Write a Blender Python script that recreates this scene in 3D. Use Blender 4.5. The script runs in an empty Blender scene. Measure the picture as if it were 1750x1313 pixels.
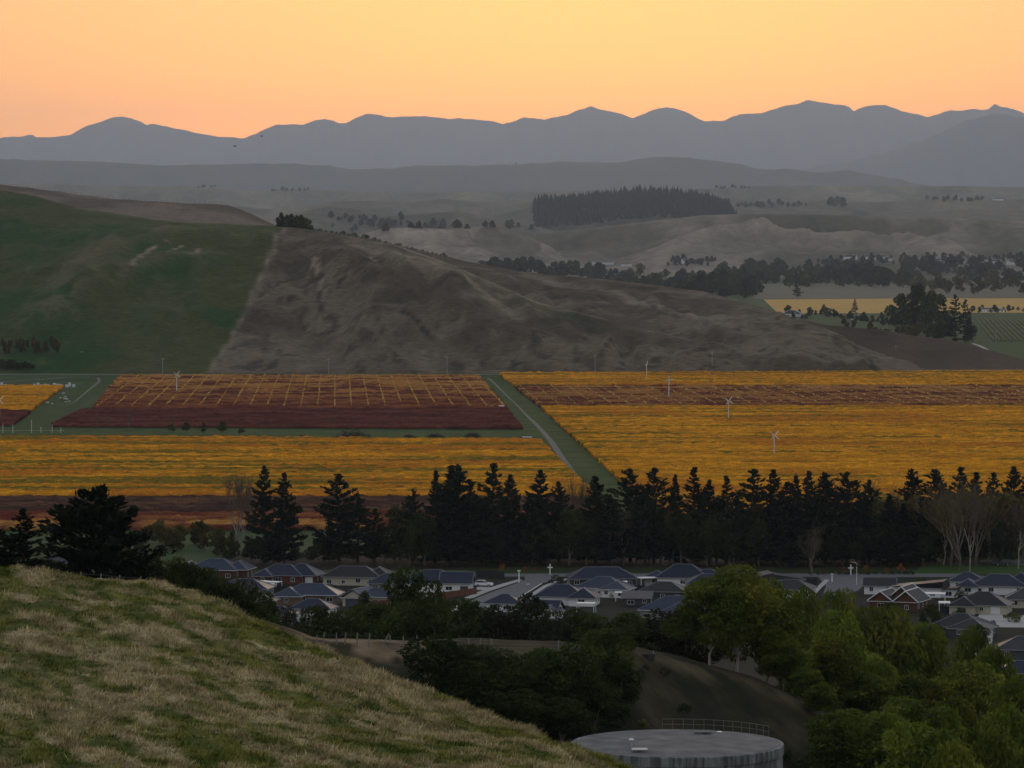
import bpy, bmesh, math, random
import numpy as np
from mathutils import Vector, Matrix
S = bpy.context.scene
COL = S.collection
R = math.radians

# ------------------------------------------------------------------ camera
F, HZ, CX, H = 6600.0, 392.0, 875.0, 93.0        # focal length, horizon row, centre column (photo pixels), eye height above the plain
cam = bpy.data.objects.new('camera', bpy.data.cameras.new('camera'))
COL.objects.link(cam); S.camera = cam
cam.location = (0, 0, H); cam.rotation_euler = (R(90), 0, 0)
cam.data.sensor_width = 36; cam.data.lens = 36*F/1750
cam.data.shift_y = -(656.5-HZ)/1750
cam.data.clip_start = 1; cam.data.clip_end = 150000

# ------------------------------------------------------------------ sky
SUN_EL, SUN_ROT = 1.27, 1.0
DOME_LOW, DOME_HIGH = (.45, .85, .55), (3.75, 3.85, 4.4)
w = bpy.data.worlds.new('World'); S.world = w; w.use_nodes = True
wn = w.node_tree; bg = wn.nodes['Background']
sky = wn.nodes.new('ShaderNodeTexSky'); sky.sky_type = 'NISHITA'; sky.sun_disc = False
sky.sun_elevation = R(SUN_EL); sky.sun_rotation = R(SUN_ROT)
sky.air_density = 1.0; sky.dust_density = 0.8; sky.ozone_density = 1.0
bg.inputs[1].default_value = 0.106
_tc = wn.nodes.new('ShaderNodeTexCoord'); _sx = wn.nodes.new('ShaderNodeSeparateXYZ'); wn.links.new(_tc.outputs['Generated'], _sx.inputs[0])
_mr = wn.nodes.new('ShaderNodeMapRange'); _mr.interpolation_type = 'SMOOTHERSTEP'; _mr.inputs[1].default_value = -.05; _mr.inputs[2].default_value = .32
wn.links.new(_sx.outputs['Z'], _mr.inputs[0])
_dome = wn.nodes.new('ShaderNodeMix'); _dome.data_type = 'RGBA'                 # clear blue dusk above the glowing horizon, the same all round
_dome.inputs[6].default_value = (*DOME_LOW, 1); _dome.inputs[7].default_value = (*DOME_HIGH, 1); wn.links.new(_mr.outputs[0], _dome.inputs[0])
_add = wn.nodes.new('ShaderNodeMix'); _add.data_type = 'RGBA'; _add.blend_type = 'ADD'; _add.inputs[0].default_value = 1
_add.clamp_result = False
wn.links.new(sky.outputs[0], _add.inputs[6]); wn.links.new(_dome.outputs[2], _add.inputs[7]); wn.links.new(_add.outputs[2], bg.inputs[0])

# ------------------------------------------------------------------ sun (just at the range, veiled)
sl = bpy.data.lights.new('sun', 'SUN'); sl.energy = 0.25; sl.angle = R(20); sl.color = (1, .72, .45)
sun = bpy.data.objects.new('sun', sl); COL.objects.link(sun)
_d = Vector((math.sin(R(SUN_ROT))*math.cos(R(6)), math.cos(R(SUN_ROT))*math.cos(R(6)), math.sin(R(6))))
sun.rotation_euler = _d.to_track_quat('Z', 'Y').to_euler()

S.view_settings.view_transform = 'Standard'; S.view_settings.look = 'None'
S.view_settings.exposure = 0.0; S.view_settings.gamma = 1.0
S.cycles.use_denoising = True
S.cycles.max_bounces = 8; S.cycles.diffuse_bounces = 2; S.cycles.glossy_bounces = 2; S.cycles.volume_bounces = 2
S.cycles.transmission_bounces = 2; S.cycles.transparent_max_bounces = 4
S.cycles.caustics_reflective = False; S.cycles.caustics_refractive = False

HAZE_DENSITY = 2.15e-5

# ------------------------------------------------------------------ helpers
def at(px, py, D):                     # the point at depth D that the photo shows at (px, py)
    return Vector(((px-CX)/F*D, D, H-(py-HZ)/F*D))
def G(px, py, z=0.0):                  # the point of the level plain seen at (px, py)
    D = (H-z)*F/(py-HZ)
    return Vector(((px-CX)/F*D, D, z))
def far(D): return D*(1.15+.3*min(max((D-6100)/14000, 0), 1))   # true distance of a far ridge
def rng(seed): return np.random.default_rng(seed)

_perm = rng(7).random((256, 256))
def vnoise(x, y):
    xi = np.floor(x).astype(int); yi = np.floor(y).astype(int)
    fx = x-xi; fy = y-yi
    fx = fx*fx*fx*(fx*(fx*6-15)+10); fy = fy*fy*fy*(fy*(fy*6-15)+10)
    a = _perm[xi & 255, yi & 255]; b = _perm[(xi+1) & 255, yi & 255]
    c = _perm[xi & 255, (yi+1) & 255]; d = _perm[(xi+1) & 255, (yi+1) & 255]
    return (a*(1-fx)+b*fx)*(1-fy)+(c*(1-fx)+d*fx)*fy
def fbm(x, y, o=5, g=.5):
    s = 0; a = 1; t = 0
    for i in range(o):
        s = s+a*vnoise(x*2**i+i*17.3, y*2**i+i*31.7); t += a; a *= g
    return s/t
def ridged(x, y, o=5, g=.5):
    s = 0; a = 1; t = 0
    for i in range(o):
        s = s+a*(1-np.abs(2*vnoise(x*2**i+i*13.1, y*2**i+i*7.9)-1)); t += a; a *= g
    return s/t
def sm(t):
    t = np.clip(t, 0, 1); return t*t*(3-2*t)
def mix(a, b, t):
    t = np.asarray(t)[..., None]
    return np.asarray(a)*(1-t)+np.asarray(b)*t

def link(o, parent=None):
    COL.objects.link(o)
    if parent is not None: o.parent = parent
    return o
def tag(o, label=None, cat=None, group=None, kind=None):
    if label: o['label'] = label
    if cat: o['category'] = cat
    if group: o['group'] = group
    if kind: o['kind'] = kind
    return o
def empty(name, loc=(0, 0, 0), rz=0.0, sc=1.0):
    o = bpy.data.objects.new(name, None); o.location = loc; o.rotation_euler = (0, 0, rz)
    o.scale = (sc, sc, sc) if not hasattr(sc, '__len__') else sc
    o.empty_display_size = .5
    return link(o)
def mesh_np(name, V, Fa, mat=None, col=None, smooth=False):
    V = np.asarray(V, dtype=np.float32); Fa = np.asarray(Fa, dtype=np.int32)
    me = bpy.data.meshes.new(name)
    n, k = Fa.shape
    me.vertices.add(len(V)); me.vertices.foreach_set('co', V.ravel())
    me.loops.add(n*k); me.loops.foreach_set('vertex_index', Fa.ravel())
    me.polygons.add(n); me.polygons.foreach_set('loop_start', np.arange(0, n*k, k, dtype=np.int32))
    if smooth: me.polygons.foreach_set('use_smooth', np.ones(n, dtype=bool))
    me.update(calc_edges=True)
    if col is not None:
        a = me.color_attributes.new('tint', 'FLOAT_COLOR', 'POINT')
        c = np.ones((len(V), 4), dtype=np.float32); c[:, :3] = col
        a.data.foreach_set('color', c.ravel())
    if mat: me.materials.append(mat)
    return me
def obj(name, me, parent=None):
    return link(bpy.data.objects.new(name, me), parent)
class MB:                              # collects boxes, bars and prisms into ONE mesh
    def __init__(s): s.v = []; s.f = []
    def add(s, vs, fs):
        b = len(s.v); s.v += [tuple(p) for p in vs]; s.f += [[i+b for i in q] for q in fs]; return s
    def box(s, x0, x1, y0, y1, z0, z1):
        return s.add([(x0,y0,z0),(x1,y0,z0),(x1,y1,z0),(x0,y1,z0),(x0,y0,z1),(x1,y0,z1),(x1,y1,z1),(x0,y1,z1)],
                     [(3,2,1,0),(4,5,6,7),(0,1,5,4),(1,2,6,5),(2,3,7,6),(3,0,4,7)])
    def bar(s, a, b, r=.05, n=6, r2=None):
        a = Vector(a); b = Vector(b); d = (b-a)
        if d.length < 1e-6: return s
        q = d.to_track_quat('Z', 'Y'); r2 = r if r2 is None else r2
        vs = [a+q@Vector((math.cos(i*math.tau/n)*r, math.sin(i*math.tau/n)*r, 0)) for i in range(n)]
        vs += [b+q@Vector((math.cos(i*math.tau/n)*r2, math.sin(i*math.tau/n)*r2, 0)) for i in range(n)]
        fs = [(i, (i+1) % n, n+(i+1) % n, n+i) for i in range(n)]+[tuple(range(n-1, -1, -1)), tuple(range(n, 2*n))]
        return s.add(vs, fs)
    def tube(s, pts, rad, n=6):
        pts = [Vector(p) for p in pts]; vs = []; fs = []
        for k, p in enumerate(pts):
            d = pts[min(k+1, len(pts)-1)]-pts[max(k-1, 0)]
            q = d.to_track_quat('Z', 'Y'); r = rad[k] if hasattr(rad, '__len__') else rad
            vs += [p+q@Vector((math.cos(i*math.tau/n)*r, math.sin(i*math.tau/n)*r, 0)) for i in range(n)]
        for k in range(len(pts)-1):
            fs += [(k*n+i, k*n+(i+1) % n, (k+1)*n+(i+1) % n, (k+1)*n+i) for i in range(n)]
        fs += [tuple(range(n-1, -1, -1)), tuple(range((len(pts)-1)*n, len(pts)*n))]
        return s.add(vs, fs)
    def prism(s, poly, y0, y1):        # poly in (x, z), extruded along y
        n = len(poly)
        vs = [(x, y0, z) for x, z in poly]+[(x, y1, z) for x, z in poly]
        fs = [tuple(range(n)), tuple(range(2*n-1, n-1, -1))]+[(i, n+i, n+(i+1) % n, (i+1) % n) for i in range(n)]
        return s.add(vs, fs)
    def lathe(s, prof, n=24, c=(0, 0, 0)):
        vs = []; fs = []
        for r, z in prof:
            vs += [(c[0]+r*math.cos(i*math.tau/n), c[1]+r*math.sin(i*math.tau/n), c[2]+z) for i in range(n)]
        for k in range(len(prof)-1):
            fs += [(k*n+i, k*n+(i+1) % n, (k+1)*n+(i+1) % n, (k+1)*n+i) for i in range(n)]
        return s.add(vs, fs)
    def me(s, name, mat, smooth=False):
        m = bpy.data.meshes.new(name); m.from_pydata(s.v, [], s.f); m.update()
        bm = bmesh.new(); bm.from_mesh(m); bmesh.ops.recalc_face_normals(bm, faces=bm.faces[:]); bm.to_mesh(m); bm.free()
        if smooth: m.polygons.foreach_set('use_smooth', [True]*len(m.polygons))
        if mat: m.materials.append(mat)
        return m
    def build(s, name, mat, parent=None, smooth=False):
        return obj(name, s.me(name, mat, smooth), parent)

# ------------------------------------------------------------------ materials
def new_mat(name):
    m = bpy.data.materials.new(name); m.use_nodes = True
    nt = m.node_tree; return m, nt, nt.nodes['Principled BSDF']
def noise_node(nt, scale, detail=4, vec=None, stretch=None, rough=.6):
    n = nt.nodes.new('ShaderNodeTexNoise'); n.inputs['Scale'].default_value = scale
    n.inputs['Detail'].default_value = detail; n.inputs['Roughness'].default_value = rough
    tc = nt.nodes.new('ShaderNodeTexCoord'); src = tc.outputs['Object']
    if stretch:
        mp = nt.nodes.new('ShaderNodeMapping'); mp.inputs['Scale'].default_value = stretch
        nt.links.new(src, mp.inputs['Vector']); src = mp.outputs[0]
    nt.links.new(src, n.inputs['Vector']); return n
def ramp(nt, src, stops):
    r = nt.nodes.new('ShaderNodeValToRGB'); e = r.color_ramp.elements
    while len(e) > 1: e.remove(e[0])
    e[0].position = stops[0][0]; e[0].color = (*stops[0][1], 1)
    for p, c in stops[1:]:
        x = e.new(p); x.color = (*c, 1)
    nt.links.new(src, r.inputs[0]); return r
def mixc(nt, fac, a, b, mode='MIX'):
    m = nt.nodes.new('ShaderNodeMix'); m.data_type = 'RGBA'; m.blend_type = mode
    for sock, v in ((m.inputs[0], fac), (m.inputs[6], a), (m.inputs[7], b)):
        if hasattr(v, 'is_output'): nt.links.new(v, sock)
        elif hasattr(v, '__len__'): sock.default_value = (*v, 1)
        else: sock.default_value = v
    return m.outputs[2]
def bump(nt, b, src, strength=.4, dist=.1):
    n = nt.nodes.new('ShaderNodeBump'); n.inputs['Strength'].default_value = strength; n.inputs['Distance'].default_value = dist
    nt.links.new(src, n.inputs['Height']); nt.links.new(n.outputs[0], b.inputs['Normal'])
def mat_noise(name, stops, scale, rough=.9, detail=5, stretch=None, spec=.3, bumps=None, metal=0.0, random=0.0):
    m, nt, b = new_mat(name)
    n = noise_node(nt, scale, detail, stretch=stretch)
    c = ramp(nt, n.outputs[0], stops).outputs[0]
    if random:
        oi = nt.nodes.new('ShaderNodeObjectInfo'); hs = nt.nodes.new('ShaderNodeHueSaturation')
        mr = nt.nodes.new('ShaderNodeMapRange'); mr.inputs[3].default_value = 1-random; mr.inputs[4].default_value = 1+random
        nt.links.new(oi.outputs['Random'], mr.inputs[0]); nt.links.new(mr.outputs[0], hs.inputs['Value'])
        mh = nt.nodes.new('ShaderNodeMapRange'); mh.inputs[3].default_value = .5-random*.06; mh.inputs[4].default_value = .5+random*.06
        w2 = nt.nodes.new('ShaderNodeMath'); w2.operation = 'FRACT'
        w3 = nt.nodes.new('ShaderNodeMath'); w3.operation = 'MULTIPLY'; w3.inputs[1].default_value = 7.31
        nt.links.new(oi.outputs['Random'], w3.inputs[0]); nt.links.new(w3.outputs[0], w2.inputs[0]); nt.links.new(w2.outputs[0], mh.inputs[0])
        nt.links.new(mh.outputs[0], hs.inputs['Hue']); nt.links.new(c, hs.inputs['Color']); c = hs.outputs[0]
    nt.links.new(c, b.inputs['Base Color'])
    b.inputs['Roughness'].default_value = rough; b.inputs['Specular IOR Level'].default_value = spec; b.inputs['Metallic'].default_value = metal
    if bumps: bump(nt, b, n.outputs[0], *bumps)
    return m
def mat_tint(name, scale=.05, lo=.75, hi=1.25, rough=.95, spec=.1, stretch=None, bumps=None, detail=6, fine=None):   # colour zones from the mesh, fine variation from noise
    m, nt, b = new_mat(name)
    a = nt.nodes.new('ShaderNodeVertexColor'); a.layer_name = 'tint'
    n = noise_node(nt, scale, detail, stretch=stretch, rough=.7)
    r = ramp(nt, n.outputs[0], [(.3, (lo,)*3), (.7, (hi,)*3)])
    c = mixc(nt, 1.0, a.outputs[0], r.outputs[0], 'MULTIPLY')
    if fine:
        n2 = noise_node(nt, fine[0], 5, stretch=fine[3] if len(fine) > 3 else None, rough=.75)
        c = mixc(nt, 1.0, c, ramp(nt, n2.outputs[0], [(.36, (fine[1],)*3), (.64, (fine[2],)*3)]).outputs[0], 'MULTIPLY')
    nt.links.new(c, b.inputs['Base Color'])
    b.inputs['Roughness'].default_value = rough; b.inputs['Specular IOR Level'].default_value = spec
    if bumps: bump(nt, b, n.outputs[0], *bumps)
    return m
def mat_plain(name, c, rough=.6, spec=.5, metal=0.0, var=.12, scale=3.0):
    return mat_noise(name, [(.3, tuple(x*(1-var) for x in c)), (.7, tuple(min(1, x*(1+var)) for x in c))], scale, rough, 4, None, spec, None, metal)

# ================================================================== STRUCTURE: plain, hills, ranges
def grid_mesh(name, xs, ys, zf, cf, mat, smooth=True):
    X, Y = np.meshgrid(xs, ys); Z = zf(X, Y)
    nx, ny = len(xs), len(ys)
    V = np.stack([X, Y, Z], -1).reshape(-1, 3)
    i = np.arange(nx*ny).reshape(ny, nx)
    Fa = np.stack([i[:-1, :-1], i[:-1, 1:], i[1:, 1:], i[1:, :-1]], -1).reshape(-1, 4)
    return mesh_np(name, V, Fa, mat, cf(X, Y, Z).reshape(-1, 3), smooth)
def crest(pts):                        # photo polyline with depths -> plan line: x -> (y, z)
    P = [at(*p) for p in pts]; P.sort(key=lambda p: p.x)
    x = np.array([p.x for p in P])
    return lambda X: (np.interp(X, x, [p.y for p in P]), np.interp(X, x, [p.z for p in P]))

M_plain = mat_noise('plain_grass', [(.3, (.020, .045, .012)), (.5, (.035, .065, .016)), (.7, (.060, .070, .024))], .02, .95, 8, spec=.1)
M_range = mat_tint('range_slopes', .002, .8, 1.2, detail=4)
M_hill = mat_tint('hill_pasture', .05, .78, 1.22, detail=8, bumps=(.35, 3.0), fine=(.34, .68, 1.32, (.5, 1, 1.5)))
M_far = mat_tint('far_pasture', .008, .8, 1.2, detail=7, fine=(.03, .75, 1.25))

gx, gy = 14000, 59000
pl = obj('plain', mesh_np('plain', [(-gx,-1500,0),(gx,-1500,0),(gx,gy,0),(-gx,gy,0)], [(0,1,2,3)], M_plain)); tag(pl, kind='structure')

def ridge_layer(name, D, pts, front, back, rel, wav, c0, c1, seed, nx=420, ny=70, mat=None, zfoot=0.0, spur=.35, crest_n=.02):
    if D > 5000:
        k_ = far(D)/D; D, front, back, rel, wav = D*k_, front*k_, back*k_, rel*k_, wav*k_
    cr = crest([(p[0], p[1], D) for p in pts])
    x0 = (pts[0][0]-CX)/F*D; x1 = (pts[-1][0]-CX)/F*D
    def zf(X, Y):
        yc, zc = cr(X)
        if D > 20000: zc = zc+(fbm(X/(wav*.12)+seed, X*0+seed, 4, .65)-.5)*rel*.10
        w1 = (fbm(X/wav*1.3+seed, Y/wav*.6, 4)-.5)
        t = (Y-(D-front))/front
        g = np.where(t < 1, sm(t*.5)*2, 1-((t-1)*front/back)*1.1)
        edge = np.clip(np.minimum(t, 1)*np.clip(2.0-np.abs(t-1)*3, .25, 1), 0, 1)
        n = ridged(X/wav+seed*3.1+w1*.8, (Y-D)/wav*spur+seed*1.7+w1, 5)-.62
        amp = rel*np.clip(1-np.abs(t-1)**.5*0+0, 0, 1)*np.where(t < .93, 1, np.clip((1-t)/.07, crest_n, 1))
        z = zc*np.clip(g, 0, 2)+n*amp*np.clip(t*4, 0, 1)*edge
        z = np.where((Y > D) & (z > zc), zc, z)
        vis = H+(zc-H)*Y/D                      # do not let the slope stand above the crest as seen from the valley
        z = np.where(Y < D, np.minimum(z, vis-.004*(D-Y)), z)
        return np.maximum(z, zfoot-1.5)
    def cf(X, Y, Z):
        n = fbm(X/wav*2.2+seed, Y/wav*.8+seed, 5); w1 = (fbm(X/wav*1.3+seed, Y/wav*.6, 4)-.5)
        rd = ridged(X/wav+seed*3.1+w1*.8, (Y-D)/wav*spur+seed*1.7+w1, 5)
        c = mix(c0, c1, sm((n-.35)/.3)*.55+sm((rd-.60)/.22)*.45)         # crest highlight painted in over dry grass, darker hollows
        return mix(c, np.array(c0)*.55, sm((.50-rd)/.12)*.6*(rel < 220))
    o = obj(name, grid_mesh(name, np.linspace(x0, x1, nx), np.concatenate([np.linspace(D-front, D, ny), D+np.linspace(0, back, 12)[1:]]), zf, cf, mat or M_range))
    return tag(o, kind='structure')

RANGE = [(-260,228),(-160,240),(-60,236),(0,236),(40,232),(54,229),(62,234),(90,233),(120,231),(150,214),(172,207),(190,200),(207,198),(225,201),(250,212),(262,210),(275,214),(300,220),(345,229),(370,233),(415,238),(430,232),(455,221),(475,213),(520,213),(538,206),(555,204),(572,208),(580,211),(590,210),(608,200),(625,194),(640,196),(660,199),(715,199),(770,203),(800,203),(830,207),(860,213),(880,207),(895,203),(915,204),(930,205),(965,197),(990,188),(1010,181),(1045,192),(1080,201),(1095,196),(1110,189),(1125,184),(1140,182),(1170,191),(1190,201),(1205,208),(1240,206),(1252,200),(1265,195),(1300,193),(1340,181),(1360,177),(1380,173),(1420,177),(1450,182),(1457,191),(1475,185),(1490,182),(1512,180),(1540,190),(1585,200),(1600,196),(1615,190),(1660,189),(1690,186),(1700,179),(1712,184),(1730,187),(1750,194),(1850,205),(2000,190)]
ridge_layer('mountain_range', 36000, RANGE, 7000, 3500, 420, 1700, (.035,.045,.03), (.06,.055,.04), 1.3, 1300, 60)
ridge_layer('mountain_spur', 28500, [(1180,330),(1330,300),(1450,275),(1520,258),(1555,246),(1602,229),(1640,211),(1654,205),(1685,198),(1715,196),(1750,201),(1850,196),(2000,215)], 4500, 3000, 300, 1500, (.03,.04,.028), (.05,.05,.035), 5.1, 260, 50)
ridge_layer('dark_ridge', 20000, [(-260,270),(-50,272),(0,272),(60,274),(120,276),(200,278),(290,283),(330,281),(400,281),(480,279),(530,281),(565,284),(600,290),(660,288),(720,283),(800,283),(870,281),(940,278),(1000,277),(1060,278),(1080,273),(1100,270),(1130,267),(1180,270),(1240,277),(1265,281),(1285,287),(1310,291),(1340,289),(1400,294),(1450,291),(1475,296),(1500,300),(1540,306),(1570,314),(1600,320),(1700,330),(1900,345)], 3200, 1600, 150, 900, (.03,.038,.022), (.055,.05,.03), 9.7, 600, 60)
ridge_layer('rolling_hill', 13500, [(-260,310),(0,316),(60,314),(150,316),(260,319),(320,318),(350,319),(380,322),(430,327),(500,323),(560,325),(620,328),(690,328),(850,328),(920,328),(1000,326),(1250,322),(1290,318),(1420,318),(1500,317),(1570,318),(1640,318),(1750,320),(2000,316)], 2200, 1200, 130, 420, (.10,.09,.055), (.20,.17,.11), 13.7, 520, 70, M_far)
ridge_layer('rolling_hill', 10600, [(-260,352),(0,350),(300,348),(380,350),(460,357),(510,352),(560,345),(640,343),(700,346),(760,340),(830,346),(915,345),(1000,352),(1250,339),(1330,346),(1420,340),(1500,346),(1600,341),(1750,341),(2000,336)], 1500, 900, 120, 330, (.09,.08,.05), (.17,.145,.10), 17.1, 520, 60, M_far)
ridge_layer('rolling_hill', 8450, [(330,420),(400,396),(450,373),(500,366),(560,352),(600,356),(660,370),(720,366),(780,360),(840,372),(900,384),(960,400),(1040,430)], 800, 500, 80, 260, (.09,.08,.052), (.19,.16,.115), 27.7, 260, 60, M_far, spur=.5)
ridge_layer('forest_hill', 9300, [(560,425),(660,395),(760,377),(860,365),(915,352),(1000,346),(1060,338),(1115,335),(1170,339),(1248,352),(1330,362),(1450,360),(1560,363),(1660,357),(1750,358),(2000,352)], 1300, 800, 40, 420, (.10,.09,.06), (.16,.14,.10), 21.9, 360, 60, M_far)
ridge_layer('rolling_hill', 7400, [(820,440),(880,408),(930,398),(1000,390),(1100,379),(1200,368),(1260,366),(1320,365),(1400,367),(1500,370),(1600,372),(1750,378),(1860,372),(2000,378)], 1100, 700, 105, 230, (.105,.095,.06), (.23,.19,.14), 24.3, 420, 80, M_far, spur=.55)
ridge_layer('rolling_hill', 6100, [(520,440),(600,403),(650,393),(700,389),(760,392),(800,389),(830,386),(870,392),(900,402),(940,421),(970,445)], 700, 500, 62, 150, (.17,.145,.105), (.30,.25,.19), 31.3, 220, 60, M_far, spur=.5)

ridge_layer('low_rise', 2790, [(1200,610),(1300,560),(1369,546),(1414,556),(1455,559),(1508,564),(1562,574),(1632,583),(1700,601),(1750,616),(1800,630),(1850,634)], 235, 380, 6, 60, (.032,.022,.012), (.062,.038,.022), 41.3, 200, 70, M_hill)
# ---- the big near hill: green left flank, brown spur falling to the right
FR = crest([(-420,300,3010),(-200,312,3000),(0,325,2960),(60,335,2950),(130,355,2930),(200,365,2920),(270,374,2900),(330,380,2890),(420,383,2870),(490,388,2850),(560,397,2830),(600,404,2810),(680,420,2780),(753,446,2745),(830,478,2710),(916,516,2675),(1050,550,2630),(1150,575,2600),(1300,605,2560),(1440,634,2515),(1490,639.5,2500),(1700,645,2480)])
RR = crest([(380,400,3110),(480,394,3100),(560,397,3080),(600,403,3070),(640,411,3060),(700,424,3040),(800,447,3010),(900,465,2980),(1000,475,2950),(1100,485,2920),(1200,497,2880),(1260,512,2850),(1300,525,2820),(1350,545,2780),(1400,566,2730),(1500,601,2650),(1540,615,2600),(1580,630,2540),(1620,640,2500),(1750,650,2480)])
BR = crest([(-420,300,3420),(-200,308,3400),(0,315,3380),(60,322,3370),(130,331,3360),(200,340,3350),(300,346,3340),(390,350,3330),(430,365,3320),(462,381,3310),(500,397,3300),(560,430,3300),(640,480,3300),(720,600,3300),(1900,600,3300)])
YB = 2492.0
def slope(X, Y, cr, fall, base=YB, p=1.0):
    yc, zc = cr(X)
    t = np.clip((Y-base)/np.maximum(yc-base, 15), 0, 1)
    g = .78*t+.22*sm(t)
    front = zc*g**p
    backz = zc-np.maximum(Y-yc, 0)*fall-np.minimum(np.maximum(Y-yc, 0), 40)**2*.002
    return np.where(Y <= yc, front, backz), t
def hill_z(X, Y):
    a, ta = slope(X, Y, FR, .26); b, tb = slope(X, Y, RR, .22); c, tc = slope(X, Y, BR, .2)
    w1 = fbm(X/160+3, Y/160+8, 4)-.5
    n1 = ridged(X/78+w1*1.2+(Y/380), Y/330+w1*.7, 5, .5)-.6
    n2 = ridged(X/34+w1*3+5, Y/110+w1*2+3, 4, .5)-.6
    def env(t): return np.clip(t*3.2, 0, 1)*np.clip((1-t)*4, .06, 1)
    left = sm((-150-X)/90)                    # smoother pasture on the green flank
    a = a+env(ta)*(n1*(40-16*left)+n2*(11-8*left))
    b = b+env(tb)*(n1*30+n2*10)
    c = c+env(tc)*(n1*8)
    # two long spurs curving down the green flank
    for (x0, y0, x1, y1, hgt, wd) in ((-215, 2870, -330, 2640, 13, 26), (-200, 2790, -345, 2560, 10, 20)):
        L = math.hypot(x1-x0, y1-y0); ux, uy = (x1-x0)/L, (y1-y0)/L
        s = ((X-x0)*ux+(Y-y0)*uy)/L; dd = (X-x0)*-uy+(Y-y0)*ux+12*np.sin(s*4)
        a = a+hgt*np.exp(-(dd/wd)**2)*sm(s*4)*sm((1.15-s)*3)
    k = 9.0                                   # rounded union
    m = np.maximum(a, b); m = m+k*.25*np.clip(1-np.abs(a-b)/k, 0, 1)**2*sm((m-1)/10)
    m = np.maximum(m, c)
    return np.where(Y < 2493, -1.2, np.maximum(m, -1.2))
SPURS = [(-215, 2870, -330, 2640, 26), (-200, 2790, -345, 2560, 20)]
def pln(*q): return [(at(*p).x, at(*p).y) for p in q]
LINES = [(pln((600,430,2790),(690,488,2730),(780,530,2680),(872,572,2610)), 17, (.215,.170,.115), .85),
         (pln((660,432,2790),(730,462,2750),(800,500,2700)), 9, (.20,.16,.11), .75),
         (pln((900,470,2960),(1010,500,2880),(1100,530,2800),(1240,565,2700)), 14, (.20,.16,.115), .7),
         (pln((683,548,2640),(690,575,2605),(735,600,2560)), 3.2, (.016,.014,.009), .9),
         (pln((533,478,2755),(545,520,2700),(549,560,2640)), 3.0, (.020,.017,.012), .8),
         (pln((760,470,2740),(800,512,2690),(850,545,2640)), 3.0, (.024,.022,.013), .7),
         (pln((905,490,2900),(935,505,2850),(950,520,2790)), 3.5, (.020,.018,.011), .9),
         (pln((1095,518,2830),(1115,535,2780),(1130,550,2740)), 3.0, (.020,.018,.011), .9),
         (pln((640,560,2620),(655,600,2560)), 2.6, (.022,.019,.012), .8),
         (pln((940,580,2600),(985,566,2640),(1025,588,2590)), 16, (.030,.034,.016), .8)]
P1, P2 = at(489, 392, 2850), at(355, 640, 2492)
SCARS = [(at(247,490,2735), 40, 3.0, .22), (at(303,461,2775), 9, 1.6, .3), (at(336,466,2765), 16, 3.0, .1), (at(540,488,2735), 26, 2.6, -.1), (at(549,520,2700), 22, 1.8, -.15), (at(640,500,2720), 14, 1.4, -.2)]
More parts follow.
